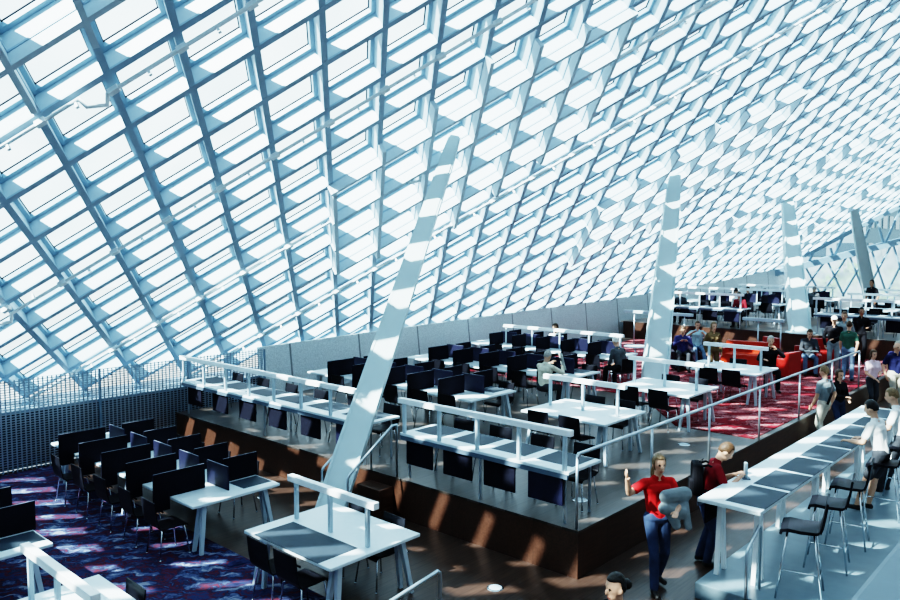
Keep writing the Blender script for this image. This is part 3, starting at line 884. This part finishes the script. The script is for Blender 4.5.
def capsule(bm, a, b, ra, rb, fl=1.0, flax=None, n=10):
    # tapered closed capsule; fl squashes it along flax
    a, b = V(a), V(b); d = b-a
    if d.length < 1e-5: d = V((0, 0, 1e-4)); b = a+d
    L = d.length; dn = d.normalized()
    u = V(flax) - dn*V(flax).dot(dn) if flax is not None else dn.orthogonal()
    if u.length < 1e-4: u = dn.orthogonal()
    u.normalize(); v = dn.cross(u)
    rings = []
    for t in (-90, -55, -25, 0): rings.append((a + dn*ra*math.sin(math.radians(t)), ra*math.cos(math.radians(t))))
    for t in (0, 25, 55, 90): rings.append((b + dn*rb*math.sin(math.radians(t)), rb*math.cos(math.radians(t))))
    vr = []
    for c, r in rings:
        r = max(r, 1e-4)
        vr.append([bm.verts.new(c + (u*math.cos(2*PI*k/n)*fl + v*math.sin(2*PI*k/n))*r) for k in range(n)])
    for i in range(len(vr)-1):
        for k in range(n):
            bm.faces.new((vr[i][k], vr[i][(k+1) % n], vr[i+1][(k+1) % n], vr[i+1][k]))
    bm.faces.new(list(reversed(vr[0]))); bm.faces.new(vr[-1])

def ellipsoid(bm, c, ax):
    m = Matrix(((ax[0].x, ax[1].x, ax[2].x, c.x), (ax[0].y, ax[1].y, ax[2].y, c.y), (ax[0].z, ax[1].z, ax[2].z, c.z), (0, 0, 0, 1)))
    bmesh.ops.create_uvsphere(bm, u_segments=14, v_segments=9, radius=1, matrix=m)

def remesh(bm, voxel, smooth=3):
    me = bpy.data.meshes.new('tmp'); bm.normal_update(); bm.to_mesh(me); bm.free()
    o = bpy.data.objects.new('tmp', me); COL.objects.link(o)
    r = o.modifiers.new('r', 'REMESH'); r.mode = 'VOXEL'; r.voxel_size = voxel
    s = o.modifiers.new('s', 'SMOOTH'); s.factor = .5; s.iterations = smooth
    dg = bpy.context.evaluated_depsgraph_get()
    out = bpy.data.meshes.new_from_object(o.evaluated_get(dg))
    bpy.data.objects.remove(o); bpy.data.meshes.remove(me)
    return out

def person(loc, head, label, top, bottom, hair='short', hcol='brown', shoe='dark', h=1.75, width=1.0, lean=0.0, nod=.05, turn=0.0,
           sit=None, stride=0.0, wl=None, wr=None, sleeves='short', voxel=.014, skin=None, shorts=False, el=None, er=None, footf=.42, female=False, curl=.5, group=None, splay=.0):
    """A figure facing local +X. wl / wr: wrist targets in local metres (relative to height 1.75); sit: seat height."""
    k = h/1.75
    skin = skin or SKIN
    mats = [skin, top, bottom, SHOE[shoe], EYE, LIP]
    S_, TOP, BOT, SHO = 0, 1, 2, 3
    prims = []   # (a, b, ra, rb, fl, flax, mat)
    def cap(a, b, ra, rb, mat, fl=1.0, flax=None): prims.append((V(a)*1.0, V(b)*1.0, ra, rb, fl, flax, mat))
    ez = V((0, 0, 1)); ey = V((0, 1, 0))
    up = V((math.sin(lean), 0, math.cos(lean))); fr = V((math.cos(lean), 0, -math.sin(lean)))
    pz = (sit + .10*k) if sit else .935*k
    pel = V((0, 0, pz))
    sw = (.175 if not female else .155)*k*width; hw = (.088 if not female else .092)*k*width
    waist = pel + up*.16*k; chest = pel + up*.34*k; neck = pel + up*.50*k
    # torso
    cap(pel + ey*hw*.75 + up*.0, pel - ey*hw*.75, .115*k*width, .115*k*width, BOT, .92, fr)
    cap(pel + up*.05*k, waist, .135*k*width, .125*k*width, TOP, .80, fr)
    cap(pel + up*.02*k + ey*hw*.55, chest + ey*sw*.42, .088*k*width, .105*k*width, TOP, .95, fr)
    cap(pel + up*.02*k - ey*hw*.55, chest - ey*sw*.42, .088*k*width, .105*k*width, TOP, .95, fr)
    cap(chest + ey*sw*.45 + up*.03*k, chest - ey*sw*.45 + up*.03*k, .115*k, .115*k, TOP, .92, fr)
    shz = pel + up*.455*k
    cap(shz + ey*sw*.88, shz - ey*sw*.88, .063*k, .063*k, TOP)
    cap(shz + ey*sw*.55, neck + up*.03*k, .05*k, .055*k, TOP); cap(shz - ey*sw*.55, neck + up*.03*k, .05*k, .055*k, TOP)
    if female:
        for s in (-1, 1): cap(chest + fr*.075*k + ey*s*.075*k, chest + fr*.07*k + ey*s*.07*k - up*.02*k, .062*k, .062*k, TOP)
    # neck and head
    hl = lean*.55 + nod
    hu = V((math.sin(hl), 0, math.cos(hl))); hf = V((math.cos(hl), 0, -math.sin(hl)))
    q = Quaternion(hu, turn); hf = q @ hf; hy = hu.cross(hf)
    hb = neck + up*.06*k
    cap(neck - up*.02*k, hb + hu*.05*k, .056*k, .052*k, S_)
    hc = hb + hu*.135*k + hf*.018*k
    # limbs
    sh = {1: shz + ey*sw, -1: shz - ey*sw}
    wrists = {}
    for s, w_, e_ in ((1, wl, el), (-1, wr, er)):
        t = V(w_)*k if w_ is not None else (sh[s] + V((.06*k + stride*.22*s, s*.05*k, -.50*k)) if not sit else pel + V((.33*k, s*.12*k, .06*k)))
        pole = V(e_) if e_ is not None else V((-.6, s*.55, -.5))
        elb, wri = two_bone(sh[s], t, .285*k, .255*k, pole)
        wrists[s] = (elb, wri)
        if sleeves == 'long':
            cap(sh[s], elb, .060*k, .050*k, TOP); cap(elb, wri - (wri-elb)*.04, .050*k, .038*k, TOP)
            cap(wri - (wri-elb)*.1, wri, .028*k, .026*k, S_)
        else:
            cap(sh[s], elb, .047*k, .041*k, S_)
            cap(sh[s], sh[s] + (elb-sh[s])*.62, .063*k, .062*k, TOP)
            cap(elb, elb + (wri-elb)*.35, .041*k, .042*k, S_); cap(elb + (wri-elb)*.35, wri, .042*k, .027*k, S_)
        # hand: palm, four fingers, thumb
        fd = (wri-elb).normalized()
        side = fd.cross(V((0, 0, 1)))
        if side.length < .2: side = V((1, 0, 0)) - fd*fd.x   # hanging arm: fingers spread along front/back
        side.normalize()
        pn = side.cross(fd).normalized()
        if abs(fd.z) > .8:
            pn = V((0, -s, 0)) - fd*fd.dot(V((0, -s, 0))); pn.normalize()
            side = fd.cross(pn); side = side if side.x > 0 else -side
        else:
            pn = pn if pn.z < 0 else -pn
            side = V((0, -s, 0)) - fd*fd.dot(V((0, -s, 0))); side.normalize()
        kn = wri + fd*.085*k
        cap(wri, kn, .029*k, .036*k, S_, .55, pn)
        for i, (o_, ln) in enumerate(((.030, .072), (.010, .080), (-.010, .075), (-.029, .058))):
            b0 = kn + side*o_*k
            d1 = (fd + pn*curl*.5).normalized(); d2 = (fd + pn*curl*1.6).normalized()
            m1 = b0 + d1*ln*.5*k; m2 = m1 + d2*ln*.5*k
            cap(b0 - fd*.015*k, m1, .0095*k, .009*k, S_); cap(m1, m2, .009*k, .0075*k, S_)
        t0 = wri + fd*.025*k + side*.026*k
        t1 = t0 + (side*.75 + fd*.6 + pn*.25).normalized()*.036*k; t2 = t1 + (fd*.9 + side*.15 + pn*.3).normalized()*.032*k
        cap(t0, t1, .013*k, .011*k, S_); cap(t1, t2, .011*k, .009*k, S_)
    for s in (1, -1):
        hip = pel + ey*s*hw - up*.02*k
        if sit:
            ank = V((footf*k + (.05 if s > 0 else -.03), s*(.13+splay)*k, .085*k))
            pole = V((1, s*.15, .8))
        else:
            st = stride*s*-1
            ank = V((st*.30*k, s*.095*k, .085*k + max(0, -st)*.05*k)); pole = V((1, s*.05, 0))
        kne, ank = two_bone(hip, ank, .43*k, .425*k, pole)
        if shorts:
            cap(hip, kne, .078*k, .055*k, S_); cap(hip, hip + (kne-hip)*.8, .092*k*width, .078*k, BOT)
            cap(kne, kne + (ank-kne)*.35, .052*k, .056*k, S_); cap(kne + (ank-kne)*.35, ank, .056*k, .036*k, S_)
        else:
            cap(hip, kne, .092*k*width, .064*k, BOT); cap(kne, kne + (ank-kne)*.4, .064*k, .064*k, BOT)
            cap(kne + (ank-kne)*.4, ank + V((0, 0, .01)), .064*k, .058*k, BOT)
        fdir = V((1, s*.18, 0)).normalized()
        heel = ank + V((-.03*k, 0, -.045*k)); toe = ank + fdir*.155*k + V((0, 0, -.052*k))
        cap(ank + V((0, 0, -.02)), heel, .040*k, .038*k, SHO); cap(heel, toe, .040*k, .033*k, SHO)
    bm = bmesh.new()
    for a, b, ra, rb, fl, flax, mt in prims: capsule(bm, a, b, ra, rb, fl, flax)
    heads = [(hc + hu*.015*k, (hf*.098*k, hy*.077*k, hu*.112*k)),
             (hc - hu*.055*k + hf*.022*k, (hf*.070*k, hy*.056*k, hu*.066*k)),
             (hc - hu*.020*k + hf*.098*k, (hf*.022*k, hy*.014*k, hu*.030*k)),
             (hc - hu*.01*k + hy*.077*k - hf*.005*k, (hf*.022*k, hy*.012*k, hu*.032*k)),
             (hc - hu*.01*k - hy*.077*k - hf*.005*k, (hf*.022*k, hy*.012*k, hu*.032*k))]
    for c, ax in heads: ellipsoid(bm, c, ax)
    me = remesh(bm, voxel)
    me.name = 'person'
    import numpy as np
    nf = len(me.polygons)
    ce = np.empty(nf*3, np.float32); me.polygons.foreach_get('center', ce); ce = ce.reshape(-1, 3)
    best = np.full(nf, 1e9); mi = np.zeros(nf, np.int32)
    for a, b, ra, rb, fl, flax, mt in prims:
        a_, b_ = np.array(a), np.array(b); ab = b_-a_; L2 = float(ab@ab) + 1e-9
        t = np.clip(((ce-a_)@ab)/L2, 0, 1)
        p = ce - (a_ + t[:, None]*ab)
        if flax is not None and fl != 1:
            fx = np.array(flax); c_ = p@fx; p = p + (c_*(1/fl-1))[:, None]*fx
        dd = np.linalg.norm(p, axis=1) - (ra + (rb-ra)*t)
        m_ = dd < best; best[m_] = dd[m_]; mi[m_] = mt
    for c, ax in heads:
        rel = ce - np.array(c)
        e = np.sqrt(sum((rel@np.array(x.normalized())/x.length)**2 for x in ax)); dd = (e-1)*min(x.length for x in ax)
        m_ = dd < best; best[m_] = dd[m_]; mi[m_] = S_
    for s in (1, -1):
        ep = np.array(hc + hu*.012*k + hf*.088*k + hy*s*.031*k)
        mi[np.linalg.norm(ce-ep, axis=1) < .013] = 4
    mp_ = ce - np.array(hc - hu*.073*k + hf*.085*k)
    mi[(np.abs(mp_@np.array(hu)) < .009) & (np.abs(mp_@np.array(hy)) < .026) & (mp_@np.array(hf) > -.03)] = 5
    for m in mats: me.materials.append(m)
    me.polygons.foreach_set('material_index', mi)
    me.polygons.foreach_set('use_smooth', np.ones(nf, bool))
    o = bpy.data.objects.new('person', me); COL.objects.link(o)
    o.location = loc; o.rotation_euler = (0, 0, head)
    tag(o, label, 'person', group)
    # hair
    def shell(cut, grow=1.09, offs=(0, 0, 0), extra=()):
        b2 = bmesh.new()
        c = hc + hu*(.022*k + offs[2]) - hf*(.006 - offs[0])
        ellipsoid(b2, c, (hf*.101*k*grow, hy*.081*k*grow, hu*.113*k*grow))
        dead = []
        for f in b2.faces:
            p = f.calc_center_median() - c
            x, z = p.dot(hf)/k, p.dot(hu)/k
            if cut(x, z): dead.append(f)
        bmesh.ops.delete(b2, geom=dead, context='FACES')
        geo = bmesh.ops.solidify(b2, geom=b2.faces[:], thickness=.014)
        for ec, eax in extra: ellipsoid(b2, ec, eax)
        hm = bpy.data.meshes.new('hair'); b2.to_mesh(hm); b2.free()
        hm.materials.append(HAIR[hcol]); hm.polygons.foreach_set('use_smooth', [True]*len(hm.polygons))
        ho = bpy.data.objects.new('hair', hm); COL.objects.link(ho); ho.parent = o
        ss = ho.modifiers.new('s', 'SUBSURF'); ss.levels = 1; ss.render_levels = 1
        return ho
    short = lambda x, z: (x > .035 and z < .062) or (x > -.03 and z < -.02) or z < -.065
    if hair == 'short': shell(short)
    elif hair == 'bun': shell(lambda x, z: (x > .02 and z < .06) or z < -.07, 1.10, (0, 0, 0), [(hc - hf*.125*k + hu*.005*k, (hf*.05*k, hy*.05*k, hu*.05*k))])
    elif hair == 'long': shell(lambda x, z: (x > .03 and z < .06), 1.13, (0, 0, 0), [(hc - hf*.06*k - hu*.12*k, (hf*.05*k, hy*.085*k, hu*.13*k))])
    elif hair == 'bald': shell(lambda x, z: x > -.02 or z > .035 or z < -.06, 1.05)
    elif hair == 'cap':
        shell(lambda x, z: (x > -.02) or z > .03 or z < -.065, 1.06)
        b3 = bmesh.new(); c = hc + hu*.03*k
        ellipsoid(b3, c, (hf*.110*k, hy*.09*k, hu*.108*k))
        bmesh.ops.delete(b3, geom=[f for f in b3.faces if (f.calc_center_median()-c).dot(hu) < .012*k], context='FACES')
        ellipsoid(b3, hc + hu*.045*k + hf*.14*k, (hf*.075*k, hy*.07*k, hu*.010*k))
        cm = bpy.data.meshes.new('cap'); b3.to_mesh(cm); b3.free(); cm.materials.append(CL['white' if 'pale cap' in label else 'khaki'])
        co = bpy.data.objects.new('cap', cm); COL.objects.link(co); co.parent = o
    o['hc'] = 0
    del o['hc']
    return o

CAMD = PI + AZX     # heading that faces the photographer
def rect_pack(name, label, cat, loc, rz, sx, sy, sz, mat, strap=None):
    root = empty(name, label, cat, loc, rz)
    m = MB(); m.bbox(-sx/2, sx/2, -sy/2, sy/2, 0, sz, min(sx, sy, sz)*.35); m.build('bag_body', mat, root)
    m = MB(); m.bbox(-sx/2-.035, -sx/2+.03, -sy*.36, sy*.36, .05, sz*.5, .025); m.build('pocket', mat, root)
    m = MB(); m.tube([(sx/2-.01, 0, sz-.02), (sx/2+.01, 0, sz+.05), (sx/2-.05, 0, sz-.01)], .009, 6); m.build('handle', mat, root)
    for s in (-1, 1):
        m = MB(); m.tube([(sx/2-.02, s*sy*.3, sz*.92), (sx/2+.06, s*sy*.33, sz*.97), (sx/2+.17, s*sy*.36, sz*.86), (sx/2+.20, s*sy*.42, sz*.55), (sx/2+.07, s*sy*.46, sz*.2), (sx/2-.02, s*sy*.4, .08)], .016, 6); m.build('strap', mat, root)
    return root

# --- foreground
person((8.72, 4.40, 0), CAMD+.15, 'person in red T-shirt and jeans walking towards us with one hand raised', CL['red'], CL['jeans'], 'long', 'dirty', h=1.74, stride=.55,
       wr=(.22, -.50, 1.52), er=(0, -.6, -1), wl=(.34, .10, 1.12), el=(-.6, .8, -.4), voxel=.009, curl=.15)
jk = MB(); bmj = bmesh.new()
for a, b, ra, rb in (((0, -.10, .16), (0, .14, .18), .09, .10), ((.02, -.13, .02), (.03, .10, -.04), .08, .09), ((0, .12, .12), (.05, .18, -.22), .07, .05), ((.0, -.02, -.05), (.03, .03, -.20), .09, .06)):
    capsule(bmj, a, b, ra, rb, .75, (1, 0, 0))
jme = remesh(bmj, .014, 2); jme.materials.append(CL['khaki']); jme.materials.append(CL['grey'])
jme.polygons.foreach_set('use_smooth', [True]*len(jme.polygons))
jo = bpy.data.objects.new('folded_jacket', jme); COL.objects.link(jo); jme.materials[0] = CL['grey']
ang = CAMD+.15
jo.location = (8.72 + math.cos(ang)*.20 - math.sin(ang)*.12, 4.40 + math.sin(ang)*.20 + math.cos(ang)*.12, 1.10); jo.rotation_euler = (0, 0, ang)
tag(jo, 'crumpled grey jacket carried on the arm of the person in red', 'jacket')
person((9.86, 4.28, 0), -1.0, 'man in dark red T-shirt and jeans bent over the counter writing', CL['darkred'], CL['jeans'], 'short', 'brown', h=1.76, lean=.30, nod=.45, stride=.12,
       wl=(.40, .10, 1.235), wr=(.40, -.12, 1.235), voxel=.009)
rect_pack('backpack', 'black backpack on the back of the man in dark red', 'backpack', (9.86 - math.cos(-1.0)*.11, 4.28 - math.sin(-1.0)*.11, .98), -1.0, .14, .30, .44, CL['black'])
person((5.50, 3.12, 0), 2.75, 'person with dark hair in a bun and black top at the bottom edge', CL['black'], CL['black'], 'bun', 'black', h=1.62, stride=.4, voxel=.009, female=True, sleeves='long')
# --- at the counter
person((13.0, 2.84, .2), PI/2-.15, 'man in white T-shirt and dark shorts sitting on a stool at the counter', CL['white'], CL['charcoal'], 'short', 'black', h=1.78, sit=.855, lean=.22, nod=.12,
       wl=(.40, .20, 1.10), wr=(.36, -.16, 1.10), footf=.24, shorts=True, voxel=.010)
person((14.3, 2.84, .2), PI/2+.1, 'man in pale T-shirt on the farther stool at the right edge of the photo', CL['white'], CL['charcoal'], 'short', 'dirty', h=1.8, sit=.855, lean=.2, nod=.1,
       wl=(.40, .2, 1.10), wr=(.38, -.16, 1.10), footf=.24, voxel=.012)
# --- aisle
person((17.6, 5.0, 0), AZX+.55, 'man in grey shirt and beige trousers with dark shoulder strap walking away', CL['grey'], CL['beige'], 'short', 'dirty', h=1.76, stride=.35, voxel=.013)
sp_ = MB(); sp_.tube([(-.14, .10, .95), (-.155, .02, 1.12), (-.135, -.08, 1.3), (-.06, -.13, 1.42), (.08, -.11, 1.36), (.15, 0, 1.15)], .025, 6)
so = sp_.build('shoulder_strap', CL['black']); so.location = (17.6, 5.0, 0); so.rotation_euler = (0, 0, AZX+.55); tag(so, 'dark bag strap across the back of the man in grey', 'strap')
person((18.35, 4.92, 0), CAMD+.2, 'woman in dark jacket with brown hair walking behind the man in grey', CL['black'], CL['jeans'], 'long', 'brown', h=1.60, stride=.4, sleeves='long', female=True,
       wl=(.22, .12, 1.05), wr=(.25, -.02, 1.12))
person((22.0, 5.1, 0), CAMD+.1, 'woman in pink and white top walking up the aisle towards us', CL['pink'], CL['charcoal'], 'long', 'brown', h=1.66, stride=.3, female=True, wl=(.25, .05, 1.12), wr=(.25, -.10, 1.0))
person((24.2, 5.0, 0), CAMD-.2, 'person in purple shirt, pale trousers and khaki hat in the aisle', CL['purple'], CL['beige'], 'cap', 'grey', h=1.70, shoe='white', stride=.3, wl=(.28, .1, 1.05))
person((22.9, 4.75, 0), CAMD, 'big bald man in navy polo shirt and grey trousers in the aisle', CL['navy'], CL['khaki'], 'bald', 'grey', h=1.80, width=1.22, stride=.2)
person((25.6, 4.95, 0), CAMD+.1, 'white-haired person in white shirt behind the bald man', CL['white'], CL['khaki'], 'short', 'white', h=1.78)
person((25.2, 4.4, 0), CAMD+.3, 'person in maroon top at the right edge behind the bald man', CL['maroon'], CL['charcoal'], 'short', 'brown', h=1.66, sleeves='long')
# --- on the middle platform
ZF = ZP + ZC
person((23.4, 6.45, ZF), CAMD-.5, 'person in black jacket and pale cap standing on the red carpet', CL['black'], CL['grey'], 'cap', 'black', h=1.72, sleeves='long', stride=.2, wl=(.3, .0, 1.1))
person((24.3, 6.42, ZF), CAMD-.7, 'young man in pale grey top with dark backpack straps looking left', CL['grey'], CL['lightjeans'], 'short', 'brown', h=1.78, stride=.3)
rect_pack('backpack', 'dark backpack worn by the young man in the pale grey top', 'backpack', (24.3 - math.cos(CAMD-.7)*.22, 6.42 - math.sin(CAMD-.7)*.22, ZF+1.02), CAMD-.7, .16, .28, .42, CL['black'])
person((22.6, 5.85, ZF), AZX-.6, 'person in dark green top and pale jeans walking on the red carpet', CL['green'], CL['lightjeans'], 'short', 'brown', h=1.66, stride=.4, female=True)
person((26.4, 6.5, ZF), CAMD-.2, 'tall man in black standing before the upper ledge desk', CL['black'], CL['black'], 'short', 'black', h=1.78, sleeves='long', skin=SKIN_D, wl=(.3, .12, 1.15), wr=(.2, -.2, .95))
person((20.0, 8.55, ZF), CAMD+.1, 'person in brown clothes with long fair hair walking behind the third white table', CL['brown'], CL['brown'], 'long', 'dirty', h=1.65, sleeves='long', female=True, stride=.2)
def seated(x, y, z, hd, label, top, bottom, seat=.43, **kw):
    return person((x, y, z), hd, label, top, bottom, sit=seat, **kw)
# reader with the newspaper at the second carrel row
seated(13.92, 9.85, ZP, .0, 'grey-haired man in cream and dark jacket reading a newspaper at the second carrel row', CL['cream'], CL['charcoal'], hcol='grey', h=1.76, lean=.14, nod=.30, sleeves='long', seat=.455,
       wl=(.46, .16, 1.02), wr=(.46, -.20, .98), voxel=.011)
nw = empty('newspaper', 'open newspaper held up by the grey-haired man at the carrels', 'newspaper', (14.46, 9.72, ZP+1.07), -.8)
m = MB()
for s in (-1, 1):
    m.add([(0, 0, -.16), (.05, s*.27, -.15), (-.05, s*.27, .24), (-.10, 0, .24)], [(0, 1, 2, 3)])
m.build('sheet', M['paper'], nw)
m = MB(); m.add([(-.052+.004-.012, .07, .02), (-.035-.008, .19, .02), (-.065-.008, .19, .14), (-.082-.010, .07, .14)], [(0, 1, 2, 3)])
m.add([(-.062, -.05, .04), (-.042, -.22, .04), (-.066, -.22, .12), (-.085, -.05, .12)], [(0, 1, 2, 3)])
m.build('print_block', M['ink'], nw)
seated(18.9, 12.9, ZP, PI, 'person in white shirt sitting behind the third carrel row', CL['white'], CL['charcoal'], hcol='brown', seat=.455, lean=.1, h=1.85)
chair(18.35+.80+.0, 12.9, ZP, PI, 'black plywood chair under the person in white behind the third carrel row') if False else None
seated(17.5, 9.95, ZP, 1.2, 'grey-haired man in grey jacket sitting at the near end of the third carrel row', CL['darkgrey'], CL['black'], hcol='white', seat=.455, lean=.25, nod=.3, sleeves='long')
chair(17.48, 9.9, ZP, 1.2, 'black plywood chair under the grey-haired man at the third carrel row end', 0)
seated(20.05, 7.05, ZF, PI+.5, 'man in black sitting sideways at the right end of the third white table', CL['black'], CL['black'], hcol='grey', seat=.455, lean=.1, sleeves='long', h=1.8, wl=(.35, .1, 1.05), wr=(.42, -.2, .80), voxel=.012)
chair(20.08, 7.07, ZF, PI+.5, 'black plywood chair under the man in black at the third white table', 0)
seated(23.25, 7.08, ZF, 3.6, 'young man in dark and white jacket reading on a red armchair', CL['charcoal'], CL['lightjeans'], hcol='brown', seat=.42, lean=.12, nod=.35, sleeves='long', wl=(.42, .1, .72), wr=(.42, -.12, .72), voxel=.012)
bk_ = empty('open_book', 'open book on the lap of the young man on the red armchair', 'book', (23.25 + math.cos(3.6)*.47, 7.08 + math.sin(3.6)*.47, ZF+.70), 3.6)
m = MB(); m.bbox(-.12, .12, -.19, .19, 0, .012, .003); m.build('cover', M['darkvinyl'], bk_)
m = MB()
for s in (-1, 1): m.prism([(s*.005, .012), (s*.17, .012), (s*.18, .026), (s*.09, .036), (s*.005, .018)], 'x', -.11, .11)
m.build('pages', M['paper'], bk_)
seated(21.45, 10.12, ZF, 3.7, 'person in blue jumper reading in a dark armchair right of the second column', CL['purple'], CL['charcoal'], hcol='brown', seat=.42, lean=.05, nod=.3, wl=(.35, .1, .9), wr=(.35, -.1, .9), sleeves='long', voxel=.012)
seated(23.05, 10.37, ZF, 3.75, 'man in pale blue shirt and jeans lounging in a dark armchair', CL['paleblue'], CL['lightjeans'], hcol='brown', seat=.42, lean=-.1, nod=.2, wl=(.25, .15, .95), wr=(.2, -.2, .98), shoe='white', footf=.62, voxel=.012)
# --- upper platform
for (x, y, hd, lab, tp, hc_, ln) in (
        (28.68, 13.55, PI, 'person in dark coat and white scarf bent over the far left upper ledge desk', 'charcoal', 'brown', .45),
        (30.3, 12.1, 0, 'black-haired person in white top at the upper carrel row, left side', 'white', 'black', .1),
        (32.0, 12.2, PI, 'black-haired person in dark top at the upper carrel row, right side', 'black', 'black', .08),
        (28.68, 11.2, PI, 'person in maroon jumper at the near end of the far left upper ledge desk', 'maroon', 'brown', .3),
        (34.2, 10.3, 0, 'grey-haired person in dark top at the farthest upper carrel row', 'darkgrey', 'grey', .15)):
    seated(x, y, ZU, hd, lab, CL[tp], CL['charcoal'], hcol=hc_, seat=.455, lean=ln, nod=.2, sleeves='long')
person((31.9, 7.7-.0, ZU), PI*.9, 'man in black standing beside the nearest upper white table', CL['black'], CL['charcoal'], 'short', 'black', h=1.74, sleeves='long', skin=SKIN_D) if False else None
person((32.9, 7.75, ZU), CAMD-1.2, 'man in black standing among the upper white tables', CL['black'], CL['charcoal'], 'short', 'black', h=1.74, skin=SKIN_D)
person((33.0, 5.9, ZU), CAMD-.3, 'person in navy standing at the right edge on the upper platform', CL['navy'], CL['jeans'], 'short', 'black', h=1.76)
